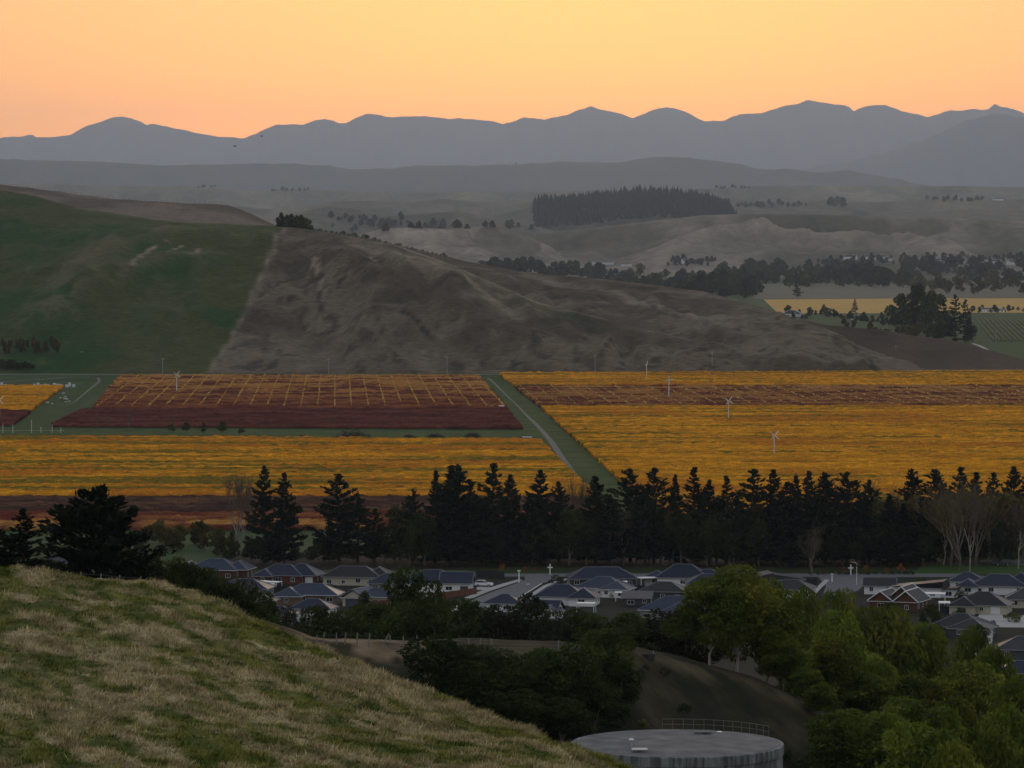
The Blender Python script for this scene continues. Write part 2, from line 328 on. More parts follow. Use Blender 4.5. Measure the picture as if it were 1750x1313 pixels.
def hill_c(X, Y, Z):
    n = fbm(X/60+1, Y/60+2, 6); n2 = fbm(X/14+4, Y/22+9, 5); n3 = ridged(X/40+8, Y/70, 5)
    lx = P2.x+(Y-P2.y)*(P1.x-P2.x)/(P1.y-P2.y)
    green = sm((lx-X)/3.0)
    yc, zc = FR(X)
    cg = mix((.015,.050,.008), (.048,.056,.013), sm((n-.35)/.3+(X+330)/260))
    cg = mix(cg, (.090,.082,.042), sm((n3-.72)/.2)*.45)
    cb = mix((.070,.052,.033), (.128,.098,.064), sm((n-.36)/.28))
    cb = mix(cb, (.038,.037,.020), sm((n2-.58)/.14)*.6)
    cb = mix(cb, (.175,.138,.098), sm((n3-.74)/.16)*.5)
    ril = ridged(X/11+n*4+2, Y/34+n*3, 4)
    cb = mix(cb, (.030,.028,.018), sm((ril-.74)/.10)*.8*sm((n-.38)/.2))
    cb = mix(cb, (.060,.072,.028), sm(1-np.abs(Y-yc-6)/16)*sm((n2-.38)/.12)*.8*(X < 230))
    crl = np.exp(-((Y-yc+3)/7)**2)*sm((X+95)/30)*sm((150-X)/60)                 # relief shading painted in: pale dry crest of the front spur, darker green below
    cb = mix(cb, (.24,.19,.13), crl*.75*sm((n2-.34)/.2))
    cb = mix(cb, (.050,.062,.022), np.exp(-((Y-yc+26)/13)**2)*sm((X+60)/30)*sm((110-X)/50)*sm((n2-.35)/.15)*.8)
    for pl, wd, cc, am in LINES:                                  # lit straw spur backs painted paler, dark gully cracks, each along its own course
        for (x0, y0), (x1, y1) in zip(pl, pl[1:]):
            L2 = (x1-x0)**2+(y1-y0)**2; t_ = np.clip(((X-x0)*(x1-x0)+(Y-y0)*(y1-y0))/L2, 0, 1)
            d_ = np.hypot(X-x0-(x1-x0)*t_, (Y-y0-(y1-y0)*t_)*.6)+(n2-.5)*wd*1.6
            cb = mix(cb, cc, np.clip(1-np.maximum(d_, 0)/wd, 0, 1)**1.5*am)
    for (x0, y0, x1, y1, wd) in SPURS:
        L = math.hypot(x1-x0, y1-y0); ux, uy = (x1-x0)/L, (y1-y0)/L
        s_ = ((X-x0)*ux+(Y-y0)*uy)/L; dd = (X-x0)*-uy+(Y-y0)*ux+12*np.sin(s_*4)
        cg = mix(cg, (.125,.105,.055), np.exp(-(dd/(wd*.55))**2)*sm(s_*4)*sm((1.15-s_)*3)*.6*sm((n2-.30)/.2))  # lit spur backs of the green flank painted as pale straw streaks
    c = mix(cb, cg, green)
    c = mix(c, (.235,.185,.125), np.exp(-((X-lx)/1.6)**2)*.55*(Y < 2850))   # trodden fence line
    rear = sm((Y-yc-70)/30)*(X < -165)
    c = mix(c, mix((.085,.066,.048), (.15,.115,.085), sm((n-.36)/.28)), rear)
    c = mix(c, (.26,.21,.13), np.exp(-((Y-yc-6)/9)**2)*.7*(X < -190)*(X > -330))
    yr, zr = RR(X)
    for k, (s, ln, wdt, tilt) in enumerate(SCARS):      # slips of bare clay
        q = ((Y-s.y)*tilt); d = np.hypot((X-s.x-q)/wdt, (Y-s.y)/ln)+(n2-.5)*.8+(vnoise(X/2.0, Y/6)-.5)*1.1
        c = mix(c, (.27,.205,.14), sm((1-d)*2.5)*.75)
    return c
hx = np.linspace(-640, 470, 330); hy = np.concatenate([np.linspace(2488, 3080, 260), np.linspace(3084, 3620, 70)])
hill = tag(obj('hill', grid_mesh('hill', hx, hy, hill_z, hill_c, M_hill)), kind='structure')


# ================================================================== near ground
M_grassy = mat_tint('dry_grass_ground', .8, .7, 1.3, detail=8)
M_slope = mat_tint('hillside_scrub', .35, .6, 1.4, detail=9, bumps=(.7, .6))
def lerp_pts(pts, i): 
    xs = [p[0] for p in pts]; ys = [p[i] for p in pts]
    return lambda u: np.interp(u, xs, ys)
CRP = [(-420,905,200),(-150,948,193),(0,970,190),(60,975,189),(150,985,187),(240,992,185),(330,1012,182),(430,1058,174),(530,1103,167),(600,1137,163),(700,1182,158),(800,1217,152),(900,1252,146),(975,1285,141),(1060,1315,136),(1200,1375,126),(1450,1470,112)]
cy, cd = lerp_pts(CRP, 1), lerp_pts(CRP, 2)
bd = lerp_pts([(-420,0,112),(0,0,120),(500,0,122),(900,0,122),(1060,0,121),(1200,0,112),(1450,0,98)], 2)
U = np.linspace(-420, 1450, 260)
def knoll_pt(u, v):                    # v: 0 below the frame .. 1 crest .. >1 falling away behind it
    yb = np.full_like(u, 1330.0)+np.maximum(u-1000, 0)*.55
    py = yb+(cy(u)-yb)*np.minimum(v, 1); D = bd(u)+(cd(u)-bd(u))*np.minimum(v, 1)**1.15
    x = (u-CX)/F*D; z = H-(py-HZ)/F*D
    e = np.maximum(v-1, 0)*60; x = (u-CX)/F*(D+e); z = z-.10*e-.012*e**2
    y = D+e
    bump_ = (fbm(x/3.2, y/5, 4)-.5)*.7+(fbm(x/.9+7, y/.9, 3)-.5)*.26
    return x, y, z+bump_
def grass_col(x, y):                   # straw and green zones lying in bands along the slope
    al = x*.46-y*.89; ac = x*.89+y*.46
    a = fbm(ac/1.15+3, al/7+5, 5, .6); b = fbm(ac/.55+9, al/1.8, 4)
    c = mix((.085,.110,.014), (.200,.190,.040), sm((b-.38)/.24))
    s = sm((a-.46)/.16+(b-.5)*1.3)
    c = mix(c, mix((.30,.235,.115), (.54,.43,.235), sm((b-.4)/.25)), s*.92)
    return c
Vv = np.concatenate([np.linspace(0, 1, 150), 1+np.linspace(0, 1, 18)[1:]])
UU, VV = np.meshgrid(U, Vv); kx, ky, kz = knoll_pt(UU, VV)
# the knoll carries on towards the viewpoint
near = [(kx[0]*f, ky[0]*f, 90.8+(kz[0]-90.8)*f**.9) for f in (.25, .5, .75)]
kx = np.vstack([n[0] for n in near]+[kx]); ky = np.vstack([n[1] for n in near]+[ky]); kz = np.vstack([n[2] for n in near]+[kz])
ny_, nx_ = kx.shape; ii = np.arange(nx_*ny_).reshape(ny_, nx_)
ff = np.stack([ii[:-1,:-1], ii[:-1,1:], ii[1:,1:], ii[1:,:-1]], -1).reshape(-1, 4)
knoll = obj('grassy_knoll', mesh_np('grassy_knoll', np.stack([kx, ky, kz], -1).reshape(-1, 3), ff, M_grassy, (grass_col(kx, ky)*.62).reshape(-1, 3), True))
tag(knoll, kind='structure')

# long dry grass standing on the knoll
def blades(n, seed):
    r = rng(seed)
    v = 1-(r.random(n)**1.05)*1.0; u = r.uniform(-60, 1150, n)
    v = np.where(r.random(n) < .10, r.uniform(.955, 1.03, n), v)
    x, y, z = knoll_pt(u, v)
    c = grass_col(x, y)*r.uniform(.6, 1.35, (n, 1))
    tall = .35+.65*sm((c.sum(1)-.2)/.5)
    return x, y, z, c, tall, r
gx_, gy_, gz_, gc_, gt_, gr = blades(62000, 5)
nb = 5; N = len(gx_)
bx = np.repeat(gx_, nb)+gr.normal(0, .10, N*nb); by = np.repeat(gy_, nb)+gr.normal(0, .10, N*nb); bz = np.repeat(gz_, nb)-.05
tuft = sm((fbm(gx_/.55+3, gy_/.8+8, 3)-.42)/.22)
hgt = np.repeat((.08+.12*gt_)*(.55+.8*tuft), nb)*gr.uniform(.55, 1.35, N*nb); an = gr.uniform(0, math.tau, N*nb); wd = gr.uniform(.014, .034, N*nb)
lean = gr.normal(0, .12, (N*nb, 2))+np.array([.05, -.02])
b0 = np.stack([bx-np.cos(an)*wd, by-np.sin(an)*wd, bz], -1); b1 = np.stack([bx+np.cos(an)*wd, by+np.sin(an)*wd, bz], -1)
b2 = np.stack([bx+lean[:,0], by+lean[:,1], bz+hgt], -1)
gv = np.stack([b0, b1, b2], 1).reshape(-1, 3); gcol = np.repeat(np.repeat(gc_, nb, 0)*gr.uniform(.8, 1.25, (N*nb, 1)), 3, 0)
M_blade = mat_tint('grass_blades', 6, .8, 1.2, detail=2)
tag(obj('long_grass', mesh_np('long_grass', gv, np.arange(len(gv)).reshape(-1, 3), M_blade, gcol)), 'long dry straw and green grass covering the near knoll', kind='stuff')

# ---- the lower hillside between the knoll and the houses
LR = crest([(-700,985,400),(-300,990,400),(0,1000,400),(200,1015,402),(350,1042,405),(450,1076,410),(530,1100,415),(575,1099,420),(735,1107,425),(900,1110,432),(1080,1113,440),(1200,1142,450),(1300,1168,460),(1400,1215,465),(1500,1275,470),(1600,1320,480),(1750,1370,490),(2100,1440,500)])
def low_z(X, Y):
    yc, zc = LR(X)
    n = fbm(X/22+2, Y/22+6, 5)-.5; n2 = fbm(X/5, Y/5, 4)-.5
    d = Y-yc
    z = np.where(d > 0, zc-.004*np.minimum(d, 25)**2-.2*np.maximum(d-12, 0), zc+d*.24-np.minimum(-d, 30)**2*.0025*0)
    z = z+n*np.clip(np.abs(d)/20, .08, 1)*np.clip(z/8, 0, 1)*3.2+n2*.35*np.clip(z/4, 0, 1)
    return np.maximum(z, -.6)
def low_c(X, Y, Z):
    n = fbm(X/9+1, Y/9, 5); n2 = fbm(X/3+8, Y/4, 4)
    c = mix((.014,.015,.006), (.030,.026,.012), sm((n-.36)/.28)); c = mix(c, (.055,.045,.022), sm((n2-.52)/.12)*.5)
    yc, zc = LR(X)
    straw = sm((-6-X)/4)*sm((X+25)/3)*sm((Y-yc+7)/4)*sm((n2-.30)/.2)
    c = mix(c, (.24,.165,.10), straw*.8)
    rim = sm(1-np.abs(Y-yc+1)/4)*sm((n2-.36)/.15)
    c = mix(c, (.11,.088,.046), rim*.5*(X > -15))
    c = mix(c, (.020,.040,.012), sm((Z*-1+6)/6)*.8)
    return c
lx_ = np.linspace(-140, 170, 300); ly_ = np.concatenate([np.linspace(295, 470, 160), np.linspace(472, 790, 90)])
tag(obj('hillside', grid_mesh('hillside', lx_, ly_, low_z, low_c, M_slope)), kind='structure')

# ================================================================== fields of the plain
M_sheet = mat_noise('field_grass', [(.3, (.016, .040, .006)), (.5, (.030, .060, .008)), (.72, (.062, .074, .014))], .06, .95, 8, spec=.1)
def sheet(name, poly, mat, z=.004, label=None, cat=None):
    P = [G(*p) for p in poly]
    me = bpy.data.meshes.new(name); me.from_pydata([(p.x, p.y, z) for p in P], [], [list(range(len(P)))]); me.update()
    if me.polygons[0].normal.z < 0: me.flip_normals()
    me.materials.append(mat); o = obj(name, me); return o
M_vine = mat_tint('vine_leaves', 1.2, .7, 1.35, detail=3)
def vines(name, poly, cfun, label, seed, dy=2.6, seg=2.3, hgt=1.9, gap=.02):
    P = [G(*p) for p in poly]; r = rng(seed)
    ys = np.arange(min(p.y for p in P)+.5, max(p.y for p in P)-.5, dy)
    Vs, Fs, Cs, base = [], [], [], 0
    for y in ys:
        xs = []
        for a, b in zip(P, P[1:]+P[:1]):
            if (a.y-y)*(b.y-y) < 0: xs.append(a.x+(b.x-a.x)*(y-a.y)/(b.y-a.y))
        if len(xs) < 2: continue
        x0, x1 = min(xs), max(xs); n = int((x1-x0)/seg)
        if n < 2: continue
        x = np.linspace(x0, x1, n+1)+r.normal(0, .25, n+1)
        h = (hgt+r.normal(0, .22, n+1))*np.where(r.random(n+1) < gap, .35, 1)
        sec = np.array([(-.50, .25), (-.62, 1.15), (-.05, 1.0), (.55, .35)])
        yy = y+sec[:, 0][None]+r.normal(0, .14, (n+1, 4)); zz = np.empty((n+1, 4))
        zz[:, 0] = .25; zz[:, 1] = h*.62; zz[:, 2] = h; zz[:, 3] = .3
        zz[:, 1:3] += r.normal(0, .10, (n+1, 2))
        X4 = np.repeat(x[:, None], 4, 1)+r.normal(0, .2, (n+1, 4))
        Vs.append(np.stack([X4, yy, zz], -1).reshape(-1, 3))
        i = base+np.arange((n+1)*4).reshape(n+1, 4)
        Fs.append(np.stack([i[:-1, :-1], i[1:, :-1], i[1:, 1:], i[:-1, 1:]], -1).reshape(-1, 4))
        Cs.append((cfun(X4, yy)*r.uniform(.7, 1.3, (n+1, 4, 1))).reshape(-1, 3)); base += (n+1)*4
    o = obj(name, mesh_np(name, np.concatenate(Vs), np.concatenate(Fs), M_vine, np.concatenate(Cs)))
    return tag(o, label, 'vineyard', None, 'stuff')
def gold(green=.5, sd=0.0):
    def f(X, Y):
        a = fbm(X/130+sd, Y/8+sd*3, 6, .65); b = fbm(X/14+sd, Y/9+3, 4); c_ = fbm(X/60+4+sd, Y/40, 4)
        c = mix((.48,.195,.006), (.66,.275,.009), sm((b-.35)/.3))
        c = mix(c, (.44,.14,.008), sm((c_-.52)/.15)*.7)
        return mix(c, (.125,.110,.010), sm((a-.60+.12*green)/.09)*.85)
    return f
def maroon(X, Y):
    b = fbm(X/20+2, Y/9, 4)
    return mix((.070,.018,.013), (.125,.036,.022), sm((b-.35)/.3))
def brownish(X, Y):
    b = fbm(X/16+2, Y/7, 5)
    return mix((.055,.026,.018), (.120,.058,.030), sm((b-.35)/.3))
def rusty(y0, y1):
    def f(X, Y):
        t = sm((Y-y0)/(y1-y0)); b = fbm(X/18+5, Y/12, 4)
        return mix(mix((.11,.026,.014), (.21,.068,.024), sm((b-.35)/.3)), (.40,.19,.045), t*sm((b-.34)/.25)*.9)
    return f
vines('vineyard', [(205,645),(818,645),(866,701),(158,701)], rusty(G(0,704).y, G(0,656).y), 'rust red vineyard block crossed by golden lines left of the grassy track', 3, 3.0)
vines('vineyard', [(140,704),(868,704),(892,735),(86,731)], maroon, 'dark maroon strip of vines below the rust red block', 4, 2.8)
vines('vineyard', [(-160,663),(109,663),(54,704),(-260,704)], gold(.1, 2), 'golden vineyard block at the left edge beyond the farm track', 5, 3.0)
vines('vineyard', [(-260,706),(54,706),(22,729),(-300,729)], maroon, 'dark maroon strip of vines at the left edge beyond the farm track', 6, 2.8)
vines('vineyard', [(-300,750),(300,752),(922,756),(966,802),(1020,852),(-480,852)], gold(.75, 5), 'golden vineyard left of the track with long green streaks', 7, 2.5)
vines('vineyard', [(-420,856),(1010,856),(1040,880),(-460,880)], brownish, 'dark maroon vines behind the shelterbelt below the golden field', 8, 2.6)
vines('vineyard', [(-480,883),(1040,883),(1070,908),(-520,908)], rusty(1240, 1200), 'mixed brown and gold vines just behind the shelterbelt', 9, 2.6)
vines('vineyard', [(853,641),(1900,637),(1980,660),(876,661)], gold(.5, 9), 'narrow golden vineyard strip along the foot of the brown hill', 10, 3.0)
vines('vineyard', [(879,663.5),(1980,662.5),(2060,696),(922,697)], rusty(1650, 2500), 'reddish vineyard strip with slanting pale lines right of the track', 11, 3.0)
vines('vineyard', [(924,699),(2060,698),(2500,905),(1180,905),(1055,820)], gold(.35, 13), 'broad golden vineyard field right of the track with wind machines', 12, 2.5)

# golden rows running away across the red blocks
VPX = (574-CX)/F
M_row = mat_tint('row_leaves', 1.2, .7, 1.3, detail=3)
def vine_row(xb, y0, y1, seed, label, group, wd=.65, hgt=2.2, c=(.47,.26,.036)):
    r = rng(seed); n = int((y1-y0)/4); t = np.linspace(0, 1, n+1)
    yy = y0+(y1-y0)*t; xx = xb+VPX*(yy-y0)+r.normal(0, .12, n+1)
    h = hgt+r.normal(0, .3, n+1); h = np.where(r.random(n+1) < .06, 1.0, h); wv = wd*r.uniform(.7, 1.25, n+1)
    X = np.stack([xx-wv, xx-wv*.8, xx, xx+wv*.8, xx+wv], -1); Z = np.stack([h*0+.2, h*.65, h, h*.65, h*0+.2], -1); Y = np.repeat(yy[:, None], 5, 1)
    V = np.stack([X-xb, Y-y0, Z], -1).reshape(-1, 3); i = np.arange((n+1)*5).reshape(n+1, 5)
    Fa = np.stack([i[:-1,:-1], i[:-1,1:], i[1:,1:], i[1:,:-1]], -1).reshape(-1, 4)
    col = np.array(c)*r.uniform(.65, 1.25, ((n+1)*5, 1))
    o = obj('vine_row', mesh_np('vine_row', V, Fa, M_row, col)); o.location = (xb, y0, 0)
    return tag(o, label, 'vine row', group)
ya, yb_ = G(0, 700).y, G(0, 646).y
k0 = G(166, 700).x; k1 = G(862, 700).x; nrow = 25
for k in range(nrow):
    o_ = ('leftmost' if k == 0 else 'rightmost' if k == nrow-1 else None)
    vine_row(k0+(k1-k0)*k/(nrow-1), ya, yb_, 200+k,
             f'{o_} golden vine row crossing the rust red block' if o_ else 'golden vine row running away across the rust red block', 'golden rows of the rust red block')
ya2, yb2 = G(0, 696).y, G(0, 664).y
k0 = G(925, 696).x
for k in range(34):
    vine_row(k0+k*9.2, ya2, yb2, 300+k, 'pale vine row slanting across the reddish strip right of the track', 'pale rows of the reddish strip', .6, 2.15, (.42,.26,.06))

# tracks
M_gravel = mat_noise('gravel_track', [(.3, (.085,.080,.066)), (.52, (.15,.14,.12)), (.66, (.055,.075,.02))], .5, .95, 6)
def track(name, pts, wpx, mat, z=.012, close=None):
    L = [G(p[0]-w_/2, p[1]) for p, w_ in zip(pts, wpx)]; Rr = [G(p[0]+w_/2, p[1]) for p, w_ in zip(pts, wpx)]
    V = [(p.x, p.y, z) for p in L]+[(p.x, p.y, z) for p in Rr]; n = len(pts)
    me = bpy.data.meshes.new(name); me.from_pydata(V, [], [(i, n+i, n+i+1, i+1) for i in range(n-1)]); me.update()
    if me.polygons[0].normal.z < 0: me.flip_normals()
    me.materials.append(mat); return tag(obj(name, me), kind='structure')
gs = sheet('grass_strip', [(819,643.5),(852,642),(1052,822),(1200,905),(1020,905),(966,802),(895,735)], M_sheet); tag(gs, kind='structure')
gs = sheet('grass_strip', [(160,646),(206,645),(84,732),(20,735),(56,703)], M_sheet, .005); tag(gs, kind='structure')
gs = sheet('grass_strip', [(-300,731),(893,736),(923,757),(300,753),(-300,751)], M_sheet, .007); tag(gs, kind='structure')
track('farm_track', [(834,646),(846,656),(866,676),(886,695),(900,710),(915,724),(928,738),(943,756),(956,776),(972,800),(996,832)], [4,4,3,3,5,7,8,10,11,13,15], M_gravel)
track('farm_track', [(168,646),(170,652),(150,668),(130,685),(112,694)], [5,5,4,3,1], M_gravel)
fr_ = sheet('farm_road', [(-500,639.6),(900,639.6),(1700,636.0),(1700,637.0),(900,640.7),(-500,640.7)], M_gravel, .02); tag(fr_, kind='structure')
track('farm_track', [(-60,656),(60,649.5),(110,645.5),(155,644.5)], [3]*4, mat_plain('pale_lane', (.42,.40,.36)))

# ---- haze: the air of the whole place
hz = MB().box(-13900, 13900, -1400, 58900, -4, 1900).build('haze', None); tag(hz, kind='stuff')
mh = bpy.data.materials.new('haze'); mh.use_nodes = True; nt = mh.node_tree
nt.nodes.remove(nt.nodes['Principled BSDF']); pv = nt.nodes.new('ShaderNodeVolumePrincipled')
pv.inputs['Color'].default_value = (.60, .755, 1.0, 1); pv.inputs['Density'].default_value = HAZE_DENSITY; pv.inputs['Anisotropy'].default_value = 0.68
nt.links.new(pv.outputs[0], nt.nodes['Material Output'].inputs['Volume']); hz.data.materials.append(mh)

# ================================================================== plants
def cards(C, size, r, flat=0.0, axis=None, ar=.5):
    n = len(C); nrm = r.normal(0, 1, (n, 3)); nrm[:, 2] += flat*np.sign(nrm[:, 2]+1e-6)
    nrm /= np.linalg.norm(nrm, axis=1, keepdims=True)
    a = (r.normal(0, 1, (n, 3)) if axis is None else axis+r.normal(0, .35, (n, 3)))
    a -= nrm*(a*nrm).sum(1, keepdims=True); a /= np.linalg.norm(a, axis=1, keepdims=True)+1e-9
    b = np.cross(nrm, a); s = (size*r.uniform(.6, 1.4, n))[:, None]
    V = np.stack([C+a*s, C+b*s*ar, C-a*s, C-b*s*ar], 1).reshape(-1, 3)
    return V, np.arange(n*4).reshape(n, 4)
def merge(parts):
    V, Fa, b = [], [], 0
    for v, f in parts:
        V.append(v); Fa.append(f+b); b += len(v)
    return np.concatenate(V), np.concatenate(Fa)
def leaf_mat(name, c0, c1, c2, rand=.3, scale=.35):
    m = mat_noise(name, [(.32, c0), (.5, c1), (.7, c2)], scale, .8, 3, None, .15, None, 0, rand)
    nt = m.node_tree; b = nt.nodes['Principled BSDF']; tr = nt.nodes.new('ShaderNodeBsdfTranslucent'); mx = nt.nodes.new('ShaderNodeMixShader')
    src = b.inputs['Base Color'].links[0].from_socket                  # leaves let some light through
    nt.links.new(mixc(nt, 1.0, src, (1.25, 1.25, .8), 'MULTIPLY'), tr.inputs[0]); mx.inputs[0].default_value = .40
    nt.links.new(b.outputs[0], mx.inputs[1]); nt.links.new(tr.outputs[0], mx.inputs[2]); nt.links.new(mx.outputs[0], nt.nodes['Material Output'].inputs['Surface'])
    return m
M_bark = mat_noise('pine_bark', [(.35, (.035,.026,.02)), (.65, (.075,.058,.045))], 3, .95)
M_palebark = mat_noise('pale_bark', [(.35, (.22,.195,.165)), (.55, (.34,.31,.27)), (.75, (.14,.12,.095))], 1.5, .8, stretch=(1, 1, .25))
M_greybark = mat_noise('grey_bark', [(.35, (.10,.085,.07)), (.65, (.19,.165,.14))], 2, .9)
M_pine = leaf_mat('pine_needles', (.005,.011,.006), (.009,.018,.009), (.016,.027,.012))
M_gum = leaf_mat('gum_leaves', (.034,.050,.005), (.108,.132,.013), (.275,.28,.036), .3, .22)
M_dark = leaf_mat('dark_leaves', (.015,.027,.006), (.034,.050,.010), (.075,.092,.018), .35)
M_mid = leaf_mat('mixed_leaves', (.018,.022,.012), (.032,.036,.018), (.055,.055,.026), .4)
M_autumn = leaf_mat('autumn_leaves', (.16,.06,.012), (.26,.10,.018), (.32,.16,.03), .35)
M_yellowing = leaf_mat('yellowing_leaves', (.045,.040,.011), (.085,.072,.019), (.14,.115,.032), .3)
M_twig = mat_noise('bare_twigs', [(.35, (.085,.062,.045)), (.65, (.15,.115,.085))], 1, .95)
M_twig2 = mat_noise('bare_golden_twigs', [(.35, (.09,.065,.025)), (.65, (.165,.12,.05))], 1, .95)

def pine_mesh(seed, Ht=24.0, rad=4.6, clear=.14, sharp=.75, n_w=30, ragged=.45):
    r = rng(seed); parts = []; tops = []
    cs, ax, sz = [], [], []
    for k in range(n_w):
        t = (k+r.uniform(-.3, .3))/(n_w-1); z = Ht*(clear+(1-clear)*np.clip(t, 0, 1))
        prof = (1-np.clip(t, 0, 1))**sharp*(.55+.45*min(1, t*5+.25))
        nbr = int(r.integers(4, 7)) if t < .9 else 3
        for j in range(nbr):
            th = r.uniform(0, math.tau); L = rad*(prof+.05)*r.uniform(1-ragged, 1+ragged*.55)
            up = r.uniform(-.05, .28)+.55*t
            npts = max(3, int(L/.30)); s = np.sqrt(r.random(npts*4))
            p = np.stack([np.cos(th)*L*s, np.sin(th)*L*s, z+L*(up*s**1.4)-.12*L*s*(1-s)], -1)
            p += r.normal(0, .10+.16*L/rad, p.shape)
            cs.append(p); d = np.array([math.cos(th), math.sin(th), up+.45]); ax.append(np.repeat(d[None], len(p), 0)); sz.append(np.full(len(p), .46))
    p = np.stack([r.normal(0, .16, 60), r.normal(0, .16, 60), Ht*(.93+.09*r.random(60))], -1); cs.append(p); ax.append(np.repeat(np.array([[0, 0, 1.]]), 60, 0)); sz.append(np.full(60, .40))
    C = np.concatenate(cs); V, Fa = cards(C, np.concatenate(sz), r, 0, np.concatenate(ax), .42)
    crown = mesh_np('pine_crown', V, Fa, M_pine)
    tb = MB().tube([(0,0,-.6),(.05,0,Ht*.3),(-.05,.05,Ht*.65),(0,0,Ht*.96)], [.34,.27,.16,.05], 7)
    for k in range(10):
        z = Ht*(.06+.05*k*.6); th = r.uniform(0, math.tau); L = r.uniform(.5, 1.6)*1.3
        tb.bar((0,0,z), (math.cos(th)*L, math.sin(th)*L, z+L*.1), .06, 4, .02)
    return tb.me('pine_trunk', M_bark), crown
def lobed_mesh(seed, Ht=13.0, rad=4.5, clear=.22, lobes=12, n=7000, leaf=.20, mat=None, bark=None, droop=.5, top=1.0, trunk=.2, narrow=.62):
    r = rng(seed); L = []
    for k in range(lobes):
        t = (k+.5)/lobes; z = Ht*(clear+(1-clear)*(.14+.74*t)); wr = rad*narrow*(math.sin(math.pi*(.24+t*.56)))**.8*(1.1-.30*t)
        th = k*2.4+r.uniform(-.5, .5); R_ = wr*r.uniform(.25, 1.0)*(1 if k < lobes-1 else .15)
        L.append((np.array([math.cos(th)*R_, math.sin(th)*R_, z]), rad*r.uniform(.26, .46)*(1.02-.15*t)))
    tot = sum(a[1]**2 for a in L); cs = []; ax = []
    for c, ra in L:
        m = int(n*ra**2/tot); d = r.normal(0, 1, (m, 3)); d /= np.linalg.norm(d, axis=1, keepdims=True)
        q = d*(ra*(.62+.42*r.random(m)**.6)*(1+.22*np.sin(d[:, 0]*7+c[0])*np.sin(d[:, 1]*6+c[2])*np.cos(d[:, 2]*5)))[:, None]
        q[:, 2] *= .88; keep = (vnoise(q[:, 0]*1.4+c[0]+40, q[:, 1]*1.4+q[:, 2]*1.1+40) > .26)
        q = q[keep]; cs.append(c+q); ax.append(np.stack([d[keep][:, 0]*.6, d[keep][:, 1]*.6, -np.ones(len(q))*droop*2], -1))
    C = np.concatenate(cs); V, Fa = cards(C, np.full(len(C), leaf), r, 0, np.concatenate(ax), .42)
    crown = mesh_np('leaf_crown', V, Fa, mat)
    tb = MB(); zt = Ht*clear
    tb.tube([(0,0,-.8),(r.normal(0,.1),r.normal(0,.1),zt*.6),(r.normal(0,.15),r.normal(0,.15),zt)], [trunk*1.3, trunk, trunk*.85], 7)
    for c, ra in L[::2]:
        mid = (c*.5+np.array([0, 0, zt*.6])); tb.tube([(0,0,zt*.85), tuple(mid), tuple(c)], [trunk*.6, trunk*.4, trunk*.12], 5)
    return tb.me('tree_trunk', bark or M_greybark), crown
def bare_mesh(seed, Ht=20.0, up=1.0, spread=.55, levels=5, bark=None, twig=None, trunk=.3, fork=.3):
    r = rng(seed); tr = MB(); tw = MB()
    def grow(p, d, L, ra, lv):
        q = p+d*L; mid = p+d*L*.5+Vector(r.normal(0, L*.05, 3))
        (tr if lv < 2 else tw).tube([p, mid, q], [ra, ra*.85, ra*.68], 6 if lv < 2 else 4 if lv < 4 else 3)
        if lv >= levels: return
        for j in range(3 if lv > 0 else 5):
            nd = (d*1.0+Vector(r.normal(0, spread, 3))+Vector((0, 0, .35*up))).normalized()
            s0 = 1 if j < 2 else r.uniform(.45, .9)
            grow(p+(q-p)*s0, nd, L*r.uniform(.62, .86), max(ra*.58, .022), lv+1)
    grow(Vector((0, 0, -.6)), Vector((r.normal(0, .04), r.normal(0, .04), 1)).normalized(), Ht*fork, trunk, 0)
    return tr.me('tree_trunk', bark or M_greybark), tw.me('bare_branches', twig or M_twig)

PINES = [pine_mesh(s, 24, 5.0, cl, sh, nw, rg) for s, sh, nw, rg, cl in ((1,.85,30,.5,.05),(2,.72,27,.62,.08),(3,1.05,34,.45,.04),(4,.66,25,.6,.10),(5,.9,30,.7,.06),(6,.78,28,.55,.05),(7,1.15,32,.6,.06),(8,.6,24,.7,.14),(11,.95,36,.5,.05))]
BIGPINE = pine_mesh(9, 11.5, 5.2, .04, .62, 26, .42)
GUMS = [lobed_mesh(20+k, 13, 4.4, .20, 15+k % 3, 9500, .21, M_gum, M_palebark, .7, trunk=.10, narrow=.58-.03*(k % 3)) for k in range(6)]
DARKS = [lobed_mesh(40+k, 9, 4.0, .16, 10, 5200, .20, M_dark, M_greybark, .3, trunk=.16) for k in range(4)]
MIXED = [lobed_mesh(50+k, 9, 4.0, .14, 9, 4200, .20, M_mid, M_greybark, .3, trunk=.16) for k in range(3)]
FARS = [lobed_mesh(60+k, 14, 6.5, .04, 8, 1300, .75, M_mid, M_greybark, .2, trunk=.3, narrow=.7) for k in range(4)]
FARD = [lobed_mesh(66+k, 14, 6.5, .03, 8, 1500, .75, M_dark, M_greybark, .2, trunk=.3, narrow=.7) for k in range(3)]
FARY = [lobed_mesh(70+k, 12, 5.5, .04, 7, 1100, .65, M_yellowing, M_greybark, .2, trunk=.3) for k in range(2)]
FARP = [pine_mesh(80+k, 20, 4.2, .05, .8, 16, .4) for k in range(2)]
AUTUMN = [lobed_mesh(90+k, 4, 1.6, .2, 6, 900, .16, M_autumn, M_greybark, .2, trunk=.07) for k in range(2)]
SHRUB = [lobed_mesh(95+k, 2.2, 1.9, .02, 7, 1100, .14, m_, M_greybark, .1, trunk=.06, narrow=.8) for k, m_ in enumerate((M_dark, M_mid, M_gum))]
